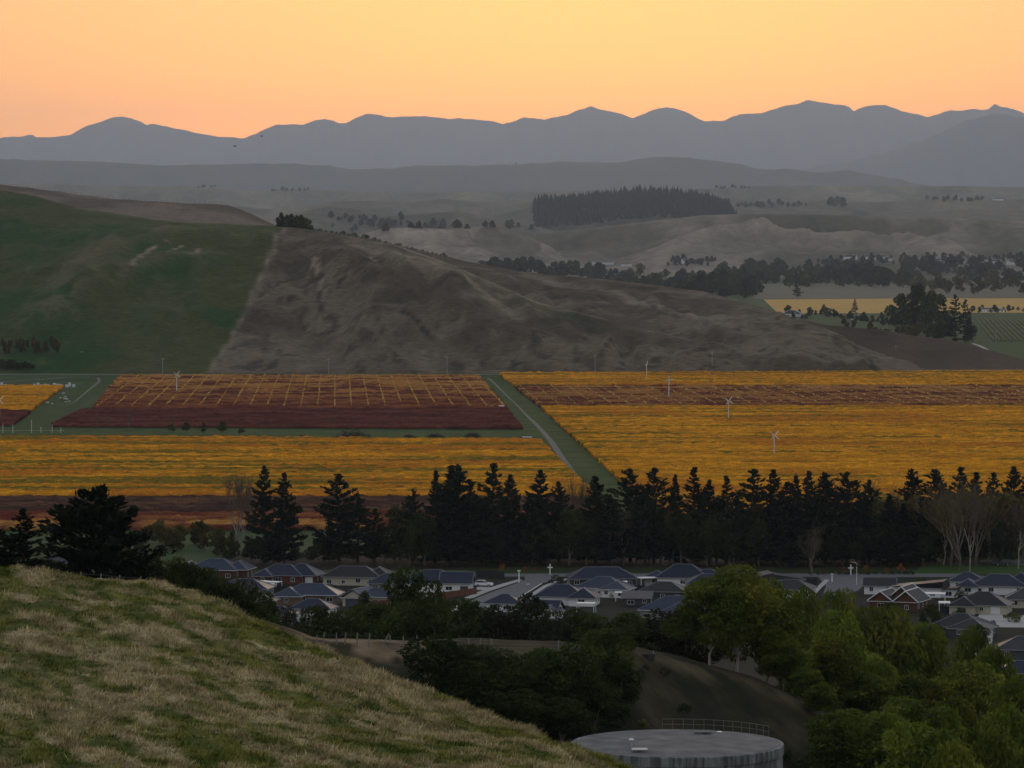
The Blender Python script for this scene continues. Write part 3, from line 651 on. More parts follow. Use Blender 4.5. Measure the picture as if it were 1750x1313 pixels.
BARES = [bare_mesh(100, 20, 1.0, .42, 5, M_palebark, M_twig, .28, .36), bare_mesh(101, 20, 1.2, .36, 5, M_greybark, M_twig2, .26, .30), bare_mesh(102, 18, .8, .5, 5, M_greybark, M_twig, .24, .26), bare_mesh(103, 22, 1.6, .26, 5, M_palebark, M_twig, .20, .30)]
BASEH = {}
for grp, hh in ((PINES, 24), ([BIGPINE], 11.5), (GUMS, 13), (DARKS, 9), (MIXED, 9), (FARS, 14), (FARD, 14), (FARY, 12), (FARP, 20), (AUTUMN, 4), (SHRUB, 2.2), (BARES, 20)):
    for g_ in grp: BASEH[g_[1].name] = max(v.co.z for v in g_[1].vertices)
def plant(name, kind, loc, hgt, wide=1.0, rz=0.0, label=None, cat='tree', group=None):
    s = hgt/BASEH[kind[1].name]
    e = empty(name, loc, rz, (s*wide, s*wide, s))
    obj('trunk', kind[0], e); obj('crown', kind[1], e)
    return tag(e, label, cat, group)
def ordn(k):
    W = ['first','second','third','fourth','fifth','sixth','seventh','eighth','ninth','tenth','eleventh','twelfth','thirteenth','fourteenth','fifteenth','sixteenth','seventeenth','eighteenth','nineteenth','twentieth']
    T = {2: 'twenty', 3: 'thirty', 4: 'forty', 5: 'fifty', 6: 'sixty'}
    if k < 20: return W[k]
    t, o = divmod(k+1, 10)
    return (T[t]+'-'+W[o-1]) if o else {3: 'thirtieth', 4: 'fortieth', 5: 'fiftieth', 6: 'sixtieth'}[t]
RP = random.Random(4)
# ---- shelterbelt of pines behind the houses: (column, row of the tip, row of the foot, width factor)
BELT = [(452,795,962,1.0),(486,806,966,.95),(580,808,960,1.05),(563,872,960,.8),(612,848,962,1.15),(640,868,962,1.2),(706,834,964,.9),(745,803,962,.95),(771,794,966,1.2),(783,792,960,1.25),(803,818,966,1.1),(843,790,958,.9),(872,810,964,1.0),(826,850,968,1.2),(924,802,962,1.15),(905,842,966,1.1),(955,822,962,1.0),(1018,812,962,1.25),(1042,845,966,1.1),(1077,799,960,1.0),(1117,797,962,.95),(1102,840,968,1.2),(1154,810,964,.85),(1187,797,962,1.0),(1212,818,966,1.2),(1241,812,962,1.15),(1262,838,968,1.2),(1288,800,960,1.0),(1322,801,964,1.1),(1345,822,968,1.3),(1360,812,960,1.0),(1382,804,966,1.1),(1410,806,962,1.25),(1447,805,964,1.05),(1427,840,968,1.3),(1485,818,962,1.0),(1472,855,968,1.3),(1520,842,968,1.4),(1558,800,958,1.0),(1598,800,960,1.05),(1545,860,966,1.3),(1642,797,956,1.1),(1668,806,954,1.0),(1698,806,952,1.1),(1733,796,950,1.15),(1755,804,950,1.0),(1800,800,950,1.1),(1575,850,966,1.4)]
BELT.sort()
for k, (x, yt, yf, wf) in enumerate(BELT):
    p = G(x, yf); hg = (yf-yt)/F*p.y
    plant('pine_tree', PINES[(k*4+k//5) % 9], p, hg, wf*RP.uniform(1.15, 1.7), RP.uniform(0, 6.28),
          f'{ordn(k)} dark pine from the left in the shelterbelt behind the houses', 'pine tree', 'pines of the shelterbelt')
# dark undergrowth that closes the belt
for k in range(64):
    x = 690+k*14.6+RP.uniform(-8, 8); yf = RP.uniform(955, 968)
    if 1600 < x: continue
    p = G(x, yf); plant('understorey_tree', RP.choice(DARKS+MIXED[:1]), p, RP.uniform(9, 16), RP.uniform(1.0, 1.35), RP.uniform(0, 6.28), 'dark bushy tree filling the foot of the shelterbelt', 'tree', 'undergrowth of the shelterbelt')
for k, x in enumerate((398,425,450,478,505,530,548,575,605,630,655,672)):
    p = G(x+RP.uniform(-5, 5), 962); plant('understorey_tree', RP.choice(DARKS), p, RP.uniform(4.5, 7), RP.uniform(1, 1.3), RP.uniform(0, 6.28), 'dark bushy tree below the separate pines at the left of the shelterbelt', 'tree', 'undergrowth left of the shelterbelt')
# bare and thinly leaved trees in the belt
for (x, yt, yf, kd, wf, lb) in ((405,800,950,3,1.0,'tall thin bare poplar left of the first pines'),(418,806,952,3,.9,'bare poplar against the first pine of the belt'),(976,798,955,0,.8,'pale barked bare tree at the end of the farm track'),(993,815,955,3,.9,'slender pale bare tree beside the end of the farm track'),(1186,828,945,0,.9,'bare white stemmed tree forking in the middle of the shelterbelt'),(1110,850,960,2,.9,'grey bare tree inside the shelterbelt'),(1386,890,985,2,1.0,'small bare tree standing before the shelterbelt'),(1405,800,960,2,1.1,'brownish bare tree high in the shelterbelt'),(1512,815,955,1,1.25,'golden brown thin tree right of the tallest pines'),(1640,812,975,1,1.5,'large golden bare tree with a leaning double stem by the park lawn'),(1657,830,978,3,1.0,'straight white stemmed tree by the park lawn'),(1740,850,972,0,1.0,'pale barked tree near the right edge beside the dark car'),(1250,905,962,2,1.0,'low grey leafless tree under the pines')):
    p = G(x, yf); plant('bare_tree', BARES[kd], p, (yf-yt)/F*p.y, wf, RP.uniform(0, 6.28), lb, 'bare tree')
for k, (x, yt, yf, kd, wf) in enumerate(((1475,850,960,1,1.1),(1496,842,962,2,1.1),(1530,850,962,1,1.2),(1560,838,960,3,1.1),(1585,846,964,1,1.2),(1612,830,966,3,1.1),(1625,850,968,1,1.3),(1668,820,968,1,1.2),(1690,850,966,2,1.1),(1712,835,964,1,1.2),(1340,845,962,2,1.0),(1372,852,964,1,1.0),(1440,855,966,2,1.2),(740,880,964,2,1.0),(1065,862,966,2,1.0),(1150,870,966,1,.9))):
    p = G(x, yf); plant('bare_tree', BARES[kd], p, (yf-yt)/F*p.y, wf, k*1.3, 'thin leafless tree woven into the right half of the shelterbelt' if x > 1300 else 'thin leafless tree woven into the middle of the shelterbelt', 'bare tree', 'leafless trees within the shelterbelt' if x > 1300 else 'leafless trees in the middle of the belt')
for k in range(26):
    x = 1180+k*22+RP.uniform(-9, 9); p = G(x, 965); plant('understorey_tree', RP.choice(MIXED), p, RP.uniform(8, 17), RP.uniform(.8, 1.1), RP.uniform(0, 6), 'brownish olive tree mixed into the shelterbelt', 'tree', 'olive trees of the shelterbelt')
for k, (x, yt) in enumerate(((1478,858),(1502,846),(1534,852),(1566,842),(1590,856),(1618,838),(1646,832),(1672,840),(1700,852),(1724,838),(1748,846),(1360,862))):
    p = G(x, 963); plant('deciduous_tree', FARY[k % 2], p, (963-yt)/F*p.y, .8, k, 'olive yellow leafy tree at the right end of the shelterbelt', 'tree', 'olive yellow trees at the right end of the belt')  # olive yellow deciduous trees of no known species
# orange scrub between vineyard and belt
for k in range(14):
    x = 215+k*14+RP.uniform(-6, 6); p = G(x, 945+RP.uniform(-18, 8)); plant('willow_shrub', RP.choice(FARY), p, RP.uniform(4.5, 7.5), 1.1, RP.uniform(0, 6.28), 'brownish yellow willow bush behind the leftmost houses', 'bush', 'willow bushes behind the leftmost houses')
# ---- trees on and below the lower hillside
def on_low(px, D):
    x = (px-CX)/F*D; z = float(low_z(np.array([[x]]), np.array([[float(D)]]))[0, 0]); return Vector((x, D, z))
def stand(name, kind, px, ytop, D, wpx=None, label=None, cat='tree', group=None, dz=0.0):
    p = on_low(px, D); ztop = H-(ytop-HZ)/F*D; hg = max(1.2, ztop-p.z); base = BASEH[kind[1].name]
    wide = 1.0
    if wpx:
        xs = [v.co.x for v in kind[1].vertices]; w0 = (np.percentile(xs, 98)-np.percentile(xs, 2)); wide = (wpx/F*D)/(w0*hg/base)
        wide = min(max(wide, .55), 2.2)
    return plant(name, kind, p, hg, wide, RP.uniform(0, 6.28), label, cat, group)
GT = [(1212,984,462,92,'gum with a bare pole stem at the left end of the gum grove'),(1258,962,470,118,'tallest gum of the grove, before the navy roofs'),(1310,985,480,100,'gum on the right shoulder of the tallest gum'),(1376,998,560,86,'gum rising behind the grove below the side street'),(1441,1000,575,44,'narrow spiky gum below the end of the side street'),(1432,1040,520,104,'broad gum crown in front of the narrow spiky one'),(1520,1030,560,128,'dark gum below the gabled brick house'),(1338,1084,475,110,'low wide gum under the tallest gum'),(1422,1090,480,80,'gum in the middle of the slope above the dark hollow'),(1598,1076,560,72,'slim gum before the grey hip roofed house'),(1661,1064,545,54,'narrow gum pointing at the white patched roof'),(1694,1096,530,90,'bushy gum right of the narrow pointing one'),(1500,1124,500,100,'round gum below the dark one'),(1485,1152,480,110,'gum crown in the middle of the lower grove'),(1662,1126,500,120,'large dark gum at the right of the grove'),(1560,1150,500,100,'shaded gum in the heart of the lower grove'),(1446,1210,440,112,'front gum nearest to the tank'),(1500,1214,445,110,'front gum second from the tank'),(1563,1232,430,140,'big front gum at the bottom edge'),(1610,1204,455,100,'front gum behind the big one at the bottom edge'),(1636,1186,470,90,'pale topped gum right of the bottom grove'),(1716,1200,455,104,'gum at the right edge above the corner'),(1706,1240,430,120,'gum in the bottom right corner'),(1745,1150,480,90,'gum cut by the right edge of the view'),(1380,1140,470,80,'dim gum beside the hillside path'),(1630,1262,415,110,'bottom gum right of the big front one'),(1405,1168,462,90,'gum between the path and the lower grove'),(1545,1190,470,100,'gum behind the front row of gums'),(1566,1058,570,90,'gum behind the slim one, right of the dark gum'),(1480,1060,560,100,'gum between the narrow spiky one and the dark gum'),(1755,1270,420,100,'gum partly beyond the bottom right corner')]
for k, (x, yt, D, wp, lb) in enumerate(GT):
    stand('gum_tree', GUMS[(k*3+k//4) % 6], x, yt, D, wp*1.02, lb, 'gum tree', 'gum trees on the slope')
ST = [(700,964,478,82,0,'tall dark evergreen before the navy gabled house'),(690,1025,470,70,0,'dark tree at the left foot of the tall evergreen'),(735,1030,470,70,1,'dark tree at the right foot of the tall evergreen'),(420,985,520,70,0,'dark tree at the end of the grass knoll'),(455,1025,470,60,0,'dark bush tree behind the knoll beside the navy roofs'),(492,1035,462,50,3,'brownish tree before the small navy roofed house'),(545,1032,470,60,1,'round dark tree left of the beige garage'),(590,1040,468,70,2,'dark tree above the fence, before the beige garage'),(640,1028,474,76,1,'broad dark tree above the middle of the fence'),(665,1046,462,60,0,'low dark tree above the fence, left of the tall evergreen'),(800,1020,480,80,1,'dark tree below the street with the white car'),(850,1032,474,80,3,'brown tinged tree below the street'),(905,1012,478,80,4,'rusty leaved tree before the navy gable'),(945,1042,470,60,3,'thin dark tree right of the rusty one'),(985,1038,474,64,0,'dark tree with open crown before the white fascias'),(1025,1050,470,70,2,'dark tree in the middle above the dark trough'),(1075,1046,476,80,1,'wide dark tree above the dark trough'),(1130,1040,480,90,3,'olive tree left of the gum grove'),(1172,1030,478,80,4,'yellowish tree touching the gum grove')]
for k, (x, yt, D, wp, kd, lb) in enumerate(ST):
    kind = [DARKS[0], DARKS[1], DARKS[2], MIXED[0], MIXED[1], DARKS[3]][kd]
    stand('dark_tree', kind, x, yt, D, wp*1.3, lb, 'tree', 'dark trees on the hillside')
def foot_depth(px, yfoot):           # depth on the front of the hillside where the photo shows that row
    x = (px-CX)/F; best = (1e9, 420)
    for D in np.arange(372, 470, 1.0):
        p = on_low(px, float(D)); py = HZ+(H-p.z)*F/D
        if p.y <= LR(np.array([p.x]))[0][0]+1: best = min(best, (abs(py-yfoot), float(D)))
    return best[1]
HT = [(752,1082,1205,110,3,'green bush tree at the right end of the fence'),(800,1100,1190,100,1,'dark bush on the slope below the fence'),(858,1106,1215,110,2,'dark bush in the hollow left'),(925,1104,1220,110,1,'dark bush in the middle of the hollow'),(985,1094,1230,110,0,'dark tree standing in the hollow'),(1040,1072,1200,100,1,'tree at the right rim of the hollow'),(895,1176,1262,110,3,'low green bush at the bottom of the hollow'),(960,1190,1275,120,0,'lowest dark bush of the hollow'),(830,1150,1235,100,2,'dark bush behind the knoll crest'),(1015,1172,1262,100,1,'dark bush above the tank'),(775,1140,1215,90,0,'dark bush hugging the knoll crest'),(935,1150,1240,110,2,'shaded bush in the depth of the hollow'),(1060,1130,1222,70,2,'dark bush at the upper right of the hollow')]
for k, (x, yt, yf, wp, kd, lb) in enumerate(HT):
    stand('hollow_bush', DARKS[kd], x, yt, foot_depth(x, yf), wp, lb, 'bush', 'bushes in the hollow')
stand('pine_tree', BIGPINE, 166, 826, 404, 158, 'large bushy pine standing alone behind the knoll', 'pine tree')
stand('pine_tree', PINES[4], 40, 868, 406, 96, 'smaller pine behind the knoll at the left edge', 'pine tree')
stand('pine_tree', PINES[1], -12, 890, 404, 90, 'pine cut by the left edge of the view', 'pine tree')
for k, (x, yt) in enumerate(((238,958),(262,944),(282,955),(305,950),(330,962),(352,968),(374,985),(392,995),(410,1010),(432,1026),(448,1040),(215,962),(80,955),(5,945))):
    stand('scrub_bush', DARKS[k % 4], x, yt, 430 if k < 11 else 415, 60, f'{ordn(k)} dark scrub bush along the back of the knoll' if k < 11 else ['dark bush at the right foot of the large lone pine','dark bush left of the large lone pine','dark bush under the left edge pines'][k-11], 'bush', 'scrub behind the knoll')
for k in range(22):
    x = RP.uniform(1090, 1400); D = RP.uniform(415, 442); p = on_low(x, D)
    plant('shrub', RP.choice(SHRUB), p, RP.uniform(.5, 1.2), 1.2, RP.uniform(0, 6.28), 'small dark shrub dotting the slope above the tank', 'shrub', 'shrubs on the slope above the tank')

# ================================================================== the suburb
M_asph = mat_noise('asphalt', [(.3, (.085,.088,.092)), (.7, (.13,.132,.135))], .8, .8, 8)
M_conc = mat_noise('concrete', [(.3, (.30,.295,.28)), (.7, (.40,.39,.37))], 1.0, .85, 7)
M_verge = mat_noise('verge_grass', [(.3, (.012,.022,.006)), (.7, (.028,.042,.011))], .5, .95, 7, spec=.1)
M_litter = mat_noise('pine_litter', [(.3, (.010,.009,.006)), (.7, (.024,.020,.013))], .3, .95, 7, spec=.1)
M_lawn = mat_noise('lawn', [(.3, (.022,.056,.010)), (.7, (.048,.085,.017))], .8, .95, 7, spec=.1)
M_yard = mat_noise('yard_ground', [(.3, (.012,.014,.008)), (.5, (.022,.020,.013)), (.7, (.016,.026,.008))], .12, .95, 8, spec=.1)
M_paint = mat_plain('road_paint', (.75,.75,.72))
tag(sheet('yard_ground', [(-200,985),(880,980),(1500,980),(2000,984),(2200,1200),(-200,1200)], M_yard, .004), kind='structure')
tag(sheet('pine_litter_ground', [(380,946),(1560,944),(1640,962),(1600,974),(380,974)], M_litter, .006), kind='structure')
tag(sheet('park_lawn', [(1600,945),(1900,940),(1960,978),(1560,980)], M_lawn, .008), kind='structure')
tag(sheet('verge', [(800,969),(1560,969),(1560,980),(800,978)], M_verge, .009), kind='structure')
def poly(name, pts, mat, z):
    o = sheet(name, pts, mat, z); return tag(o, kind='structure')
poly('back_road', [(660,980.5),(1640,980.5),(1700,986.5),(640,985.5)], M_asph, .014)
poly('street', [(897,985),(968,985),(950,990),(928,997),(905,1010),(888,1024),(872,1045),(795,1045),(806,1026),(840,1012),(872,1001),(897,992)], M_asph, .018)
poly('street', [(1398,986),(1482,986),(1478,998),(1466,1010),(1440,1018),(1404,1018),(1412,1003)], M_asph, .018)
poly('park_road', [(1640,958),(1900,955),(1900,966),(1625,966)], M_asph, .013)
poly('street', [(1640,1062),(1722,1056),(1760,1050),(1900,1050),(1900,1075),(1700,1072),(1690,1130),(1640,1130)], M_conc, .015)
def kerbed(name, pts, mat, h=.12):
    P = [G(*p) for p in pts]; mb = MB(); n = len(P)
    mb.add([(p.x, p.y, 0) for p in P]+[(p.x, p.y, h) for p in P], [tuple(range(n)), tuple(range(2*n-1, n-1, -1))]+[(i, (i+1) % n, n+(i+1) % n, n+i) for i in range(n)])
    return tag(mb.build(name, mat), kind='structure')
kerbed('footpath', [(893,992.5),(866,1001),(836,1011),(800,1026),(782,1045),(772,1045),(790,1024),(828,1008),(858,998.5),(886,991)], M_conc)
kerbed('footpath', [(972,990.5),(952,996),(934,1004),(914,1017),(900,1034),(894,1034),(908,1015),(928,1002),(948,994),(966,989.5)], M_conc)
kerbed('footpath', [(1418,992),(1406,1003),(1390,1020),(1382,1020),(1398,1002),(1410,991)], M_conc)
kerbed('driveway', [(820,1003),(842,1004.5),(830,1009.5),(806,1008)], M_conc, .10)
kerbed('driveway', [(1676,1048),(1712,1046),(1716,1062),(1664,1064)], M_conc, .10)
for a, b in (((926,997.4),(888,1021)), ((899,998.6),(905,998.6))):
    p, q = G(*a), G(*b); d = (q-p).normalized(); s = Vector((-d.y, d.x, 0))*(.14 if a[0] > 910 else .5)
    me = bpy.data.meshes.new('road_line'); me.from_pydata([tuple(v+Vector((0, 0, .024))) for v in (p-s, p+s, q+s, q-s)], [], [(0, 1, 2, 3)]); me.update()
    if me.polygons[0].normal.z < 0: me.flip_normals()
    me.materials.append(M_paint); tag(obj('road_line', me), kind='structure')

# ---- house kit
def roof_mat(name, c, rough=.30):
    m, nt, b = new_mat(name); n = noise_node(nt, .6, 6)
    nt.links.new(ramp(nt, n.outputs[0], [(.3, tuple(x*.8 for x in c)), (.7, tuple(x*1.2 for x in c))]).outputs[0], b.inputs['Base Color'])
    wv = nt.nodes.new('ShaderNodeTexNoise'); wv.inputs['Scale'].default_value = 9
    r2 = nt.nodes.new('ShaderNodeMapRange'); r2.inputs[3].default_value = rough-.07; r2.inputs[4].default_value = rough+.12
    nt.links.new(n.outputs[0], r2.inputs[0]); nt.links.new(r2.outputs[0], b.inputs['Roughness'])
    b.inputs['Specular IOR Level'].default_value = .10; return m
RM = {'navy': roof_mat('navy_roof', (.010,.016,.036)), 'blue': roof_mat('blue_grey_roof', (.022,.033,.058)), 'dark': roof_mat('charcoal_roof', (.014,.0145,.017)), 'grey': roof_mat('grey_roof', (.040,.040,.045), .42), 'brown': roof_mat('brown_grey_roof', (.032,.028,.027), .45)}
WM = {'brick': mat_noise('red_brick', [(.3, (.085,.032,.024)), (.7, (.13,.052,.038))], 3, .9), 'brown': mat_noise('brown_brick', [(.3, (.14,.085,.055)), (.7, (.21,.135,.09))], 3, .9),
      'white': mat_plain('white_render', (.78,.78,.77), .8, .3, var=.06), 'beige': mat_plain('beige_render', (.48,.43,.33), .8, .3, var=.07), 'grey': mat_plain('grey_render', (.20,.20,.20), .8, .3), 'dark': mat_plain('dark_cladding', (.055,.055,.058), .7, .3), 'timber': mat_noise('rust_timber', [(.3, (.075,.030,.017)), (.7, (.13,.052,.028))], 2, .8, stretch=(4, 4, .3))}
M_trim = mat_plain('white_trim', (.72,.72,.70), .5, .4, var=.04)
M_gut = mat_plain('gutter_metal', (.34,.34,.34), .5, .4, var=.06)
M_cap = mat_plain('ridge_flashing', (.13,.145,.175), .35, .6, .3, .08)
M_glass, _nt, _b = new_mat('window_glass'); _b.inputs['Base Color'].default_value = (.012,.016,.02, 1); _b.inputs['Roughness'].default_value = .08
_n = noise_node(_nt, .7, 2); _nt.links.new(ramp(_nt, _n.outputs[0], [(.3, (.008,.011,.014)), (.7, (.03,.036,.042))]).outputs[0], _b.inputs['Base Color'])
M_door = mat_plain('dark_garage_door', (.06,.07,.085), .5, .4)
M_wdoor = mat_plain('white_garage_door', (.70,.70,.69), .5, .4)
M_pipe = mat_plain('galvanised', (.55,.56,.57), .35, .5, .6)

def hip_geo(x0, x1, y0, y1, ze, rise, kind, ov=.55):
    """returns verts, faces and cap lines of one roof"""
    x0 -= ov; x1 += ov; y0 -= ov; y1 += ov; w_, d_ = x1-x0, y1-y0; f = .18
    E = [(x0,y0,ze),(x1,y0,ze),(x1,y1,ze),(x0,y1,ze)]; B = [(a, b, c-f) for a, b, c in E]
    long_x = w_ >= d_; run = (d_ if long_x else w_)/2
    cx_, cy_ = (x0+x1)/2, (y0+y1)/2
    if kind == 'mono_l': E = [(x0,y0,ze),(x1,y0,ze+rise),(x1,y1,ze+rise),(x0,y1,ze)]; V = E+B; Fs = [(0,1,2,3)]; caps = []; R_ = []
    elif kind == 'mono_r': E = [(x0,y0,ze+rise),(x1,y0,ze),(x1,y1,ze),(x0,y1,ze+rise)]; V = E+B; Fs = [(0,1,2,3)]; caps = []; R_ = []
    elif kind == 'mono_b': E = [(x0,y0,ze),(x1,y0,ze),(x1,y1,ze+rise),(x0,y1,ze+rise)]; V = E+B; Fs = [(0,1,2,3)]; caps = []; R_ = []
    else:
        if kind == 'hip':
            ins = min(run, (w_ if long_x else d_)/2-.05)
            R_ = [(x0+ins,cy_,ze+rise),(x1-ins,cy_,ze+rise)] if long_x else [(cx_,y0+ins,ze+rise),(cx_,y1-ins,ze+rise)]
        elif kind == 'gable_x': R_ = [(x0,cy_,ze+rise),(x1,cy_,ze+rise)]
        elif kind == 'gable_y': R_ = [(cx_,y0,ze+rise),(cx_,y1,ze+rise)]
        V = E+B+R_; gab = kind.startswith('gable')
        if (kind == 'hip' and long_x) or kind == 'gable_x': Fs = [(0,1,9,8),(2,3,8,9)]+([] if gab else [(1,2,9),(3,0,8)]); caps = [(E[0],R_[0]),(E[3],R_[0]),(E[1],R_[1]),(E[2],R_[1]),(R_[0],R_[1])]
        else: Fs = [(1,2,9,8),(3,0,8,9)]+([] if gab else [(0,1,8),(2,3,9)]); caps = [(E[0],R_[0]),(E[1],R_[0]),(E[2],R_[1]),(E[3],R_[1]),(R_[0],R_[1])]
    Fs = Fs+[(4,5,1,0),(5,6,2,1),(6,7,3,2),(7,4,0,3),(7,6,5,4)]
    return V, Fs, caps
def house(px, py, rz, vols, wall, roof, label, doors=(), extras=(), cap=M_cap, skip_win=(), name='house', trim=None, group='houses of the suburb'):
    """vols: (x0, x1, y0, y1, eave, rise, roof kind); doors: (volume, side, position, width, height, 'garage'|'white'|'door')"""
    h = empty(name, G(px, py), R(rz), .86 if group.startswith('houses') else 1.0); tag(h, label, {'shed': 'shed', 'shelter': 'shelter', 'farm_building': 'farm building'}.get(name, 'house'), group)
    gm = trim or (M_trim if roof in ('blue',) else M_gut)
    r = random.Random(hash((px, py)) & 0xffff); wm = WM[wall]
    for k, (x0, x1, y0, y1, ze, rise, kind) in enumerate(vols):
        dz = .004*k; wb = MB(); ztop = ze-.19+dz
        wb.box(x0, x1, y0, y1, -.3, ztop)
        V, Fs, caps = hip_geo(x0, x1, y0, y1, ze+dz, rise, kind, .55+.01*k)
        if kind == 'gable_x':
            cy_ = (y0+y1)/2; wb.add([(x0,y0,ztop),(x0,y1,ztop),(x0,cy_,ztop+rise*.92),(x1,y0,ztop),(x1,y1,ztop),(x1,cy_,ztop+rise*.92)], [(0,1,2),(3,5,4)])
        if kind == 'gable_y':
            cx_ = (x0+x1)/2; wb.add([(x0,y0,ztop),(x1,y0,ztop),(cx_,y0,ztop+rise*.92),(x0,y1,ztop),(x1,y1,ztop),(cx_,y1,ztop+rise*.92)], [(0,2,1),(3,4,5)])
        if kind == 'mono_l': wb.prism([(x0, ztop-.01), (x1, ztop-.01), (x1, ztop+rise*.93), (x0, ztop)], y0+.002, y1-.002)
        if kind == 'mono_r': wb.prism([(x0, ztop-.01), (x1, ztop-.01), (x1, ztop), (x0, ztop+rise*.93)], y0+.002, y1-.002)
        wb.build('wall', wm if not (wall == 'white' and k == 9) else wm, h)
        ro = MB().add(V, Fs).build('roof', RM[roof], h)
        cb = MB()
        for a, b in caps: cb.bar(Vector(a)+Vector((0, 0, .02)), Vector(b)+Vector((0, 0, .02)), .17 if trim else .11, 5)
        if caps: cb.build('ridge_cap', trim or cap, ro)
        g = MB(); ex = .62+.01*k                                     # gutter along the eaves
        g.box(x0-ex, x1+ex, y0-ex-.06, y0-ex+.05, ze+dz-.20, ze+dz-.05)
        if not kind.startswith('gable_y') or True: g.build('gutter', gm, ro)
        if kind in ('hip', 'gable_y'):
            MB().box(x1+ex-.05, x1+ex+.06, y0-ex+.07, y1+ex, ze+dz-.20, ze+dz-.05).build('gutter', gm, ro)
        # windows on the sides the valley path sees
        used = [(d[1], d[2], d[3]) for d in doors if d[0] == k]
        for side, a0, a1 in (('f', x0, x1), ('r', y0, y1), ('l', y0, y1)):
            L = a1-a0; n = max(1, int(L/3.9))
            for i in range(n):
                c = a0+L*(i+.5)/n+r.uniform(-.3, .3); w_ = r.choice((1.2, 1.6, 2.0)); hh = r.choice((1.2, 1.35))
                if any(u[0] == side and abs(u[1]-c) < (u[2]+w_)/2+.2 for u in used): continue
                if (k, side) in skip_win: continue
                window(h, side, c, w_, hh, .85 if r.random() < .7 else .5, (x0, x1, y0, y1))
    for (k, side, c, w_, hh, what) in doors:
        x0, x1, y0, y1 = vols[k][:4]; panel(h, 'garage_door' if what != 'door' else 'door', side, c, w_, hh, .0, (x0, x1, y0, y1), {'garage': M_door, 'white': M_wdoor, 'door': WM['timber']}[what], what != 'door')
    return h
def sidebox(side, c, w_, z0, z1, ext, out, dep=.12):
    x0, x1, y0, y1 = ext
    if side == 'f': return (c-w_/2, c+w_/2, y0-out, y0-out+dep, z0, z1)
    if side == 'r': return (x1+out-dep, x1+out, c-w_/2, c+w_/2, z0, z1)
    if side == 'b': return (c-w_/2, c+w_/2, y1+out-dep, y1+out, z0, z1)
    return (x0-out, x0-out+dep, c-w_/2, c+w_/2, z0, z1)
def window(h, side, c, w_, hh, sill, ext):
    f = MB(); t = .09
    for (a0, a1, b0, b1) in ((-w_/2, w_/2, 0, t), (-w_/2, w_/2, hh-t, hh), (-w_/2, -w_/2+t, t, hh-t), (w_/2-t, w_/2, t, hh-t), (-.035, .035, t, hh-t)):
        f.box(*sidebox(side, c+(a0+a1)/2, a1-a0, sill+b0, sill+b1, ext, .06))
    fo = f.build('window', M_trim, h)
    MB().box(*sidebox(side, c, w_-2*t-.004, sill+t+.002, sill+hh-t-.002, ext, .02, .05)).build('pane', M_glass, fo)
def panel(h, name, side, c, w_, hh, z0, ext, mat, ribs):
    o = MB().box(*sidebox(side, c, w_, z0, z0+hh, ext, .05)).build(name, mat, h)
    if ribs:
        for i in range(1, 4): MB().box(*sidebox(side, c, w_-.1, z0+hh*i/4-.03, z0+hh*i/4+.03, ext, .075, .02)).build('panel_rib', mat, o)
    else: MB().box(*sidebox(side, c+w_*.35, .05, z0+.95, z0+1.1, ext, .10, .05)).build('handle', M_pipe, o)

house(370, 990, -12, [(-9,6,0,10,2.9,3.0,'hip'),(-12.5,-6,-3,8,2.75,2.4,'hip'),(2,8.6,3,12,2.85,2.4,'hip')], 'brick', 'blue', 'red brick house with blue grey hip roof nearest the willow bushes', [(0,'f',-2,4.6,2.2,'garage')])
house(487, 999, -14, [(-9,5,0,9,2.8,2.9,'hip'),(-2,9,2,11,2.75,3.1,'hip'),(-9,-3.5,-3,5,2.7,1.9,'hip')], 'brick', 'navy', 'brick house with stepped navy roof second from the left in the back row', [(1,'f',7,2.4,2.2,'white')])
house(602, 1001, -8, [(-9,8,0,9,2.7,2.8,'hip'),(3,11,3,13,2.6,2.5,'hip')], 'beige', 'dark', 'beige house with charcoal roof third from the left in the back row')
house(412, 1022, -10, [(-7.5,7.5,0,10,2.7,2.5,'hip')], 'grey', 'navy', 'grey house with plain navy hip roof behind the knoll')
house(528, 1033, -8, [(-8,8,0,10,2.8,2.8,'hip'),(-9.5,-2,-3.5,6,2.6,2.2,'hip')], 'brown', 'blue', 'brown brick house with broad blue grey hip roof', [(0,'f',3,2.6,2.1,'door')])
house(424, 1043, -8, [(-6,7,0,8,2.6,2.1,'hip')], 'brick', 'grey', 'low house with grey roof half hidden by the knoll')
house(620, 1036, -22, [(-5,1.5,-3,8,2.7,2.3,'gable_y'),(-3,9,2.5,10,2.6,2.2,'hip')], 'beige', 'blue', 'cream gable fronted house with a dark garage door', [(0,'f',-1.8,4.6,2.2,'garage')])
house(748, 1013, -4, [(-10,6,0,11,2.9,3.4,'hip'),(1,10,-1.5,8,3.0,2.9,'gable_x'),(-16,-8,2,10,2.6,2.2,'hip')], 'white', 'navy', 'large navy roofed house beside the white parked car', [(0,'f',-3,4.8,2.1,'white'),(1,'f',8,2.4,2.1,'garage')])
house(527, 1056, -12, [(-5,6,0,8,2.6,2.4,'hip')], 'white', 'navy', 'small navy roofed house above the hillside fence')
house(541, 1084, -30, [(-4,4,0,7,2.4,1.8,'gable_x')], 'brick', 'dark', 'small red shed with white end behind the fence', [(0,'r',3.5,2.4,1.9,'white')], name='shed')
house(1036, 1004, 4, [(-11,9,0,10,2.7,3.0,'hip')], 'dark', 'navy', 'long dark house with navy roof in the back row beside the street', extras=())
house(1024, 1020, -18, [(-7,7,0,10,2.6,2.9,'hip'),(1,9,-2,6,2.5,2.0,'hip')], 'white', 'blue', 'house with steep blue grey hip roof before the long dark one')
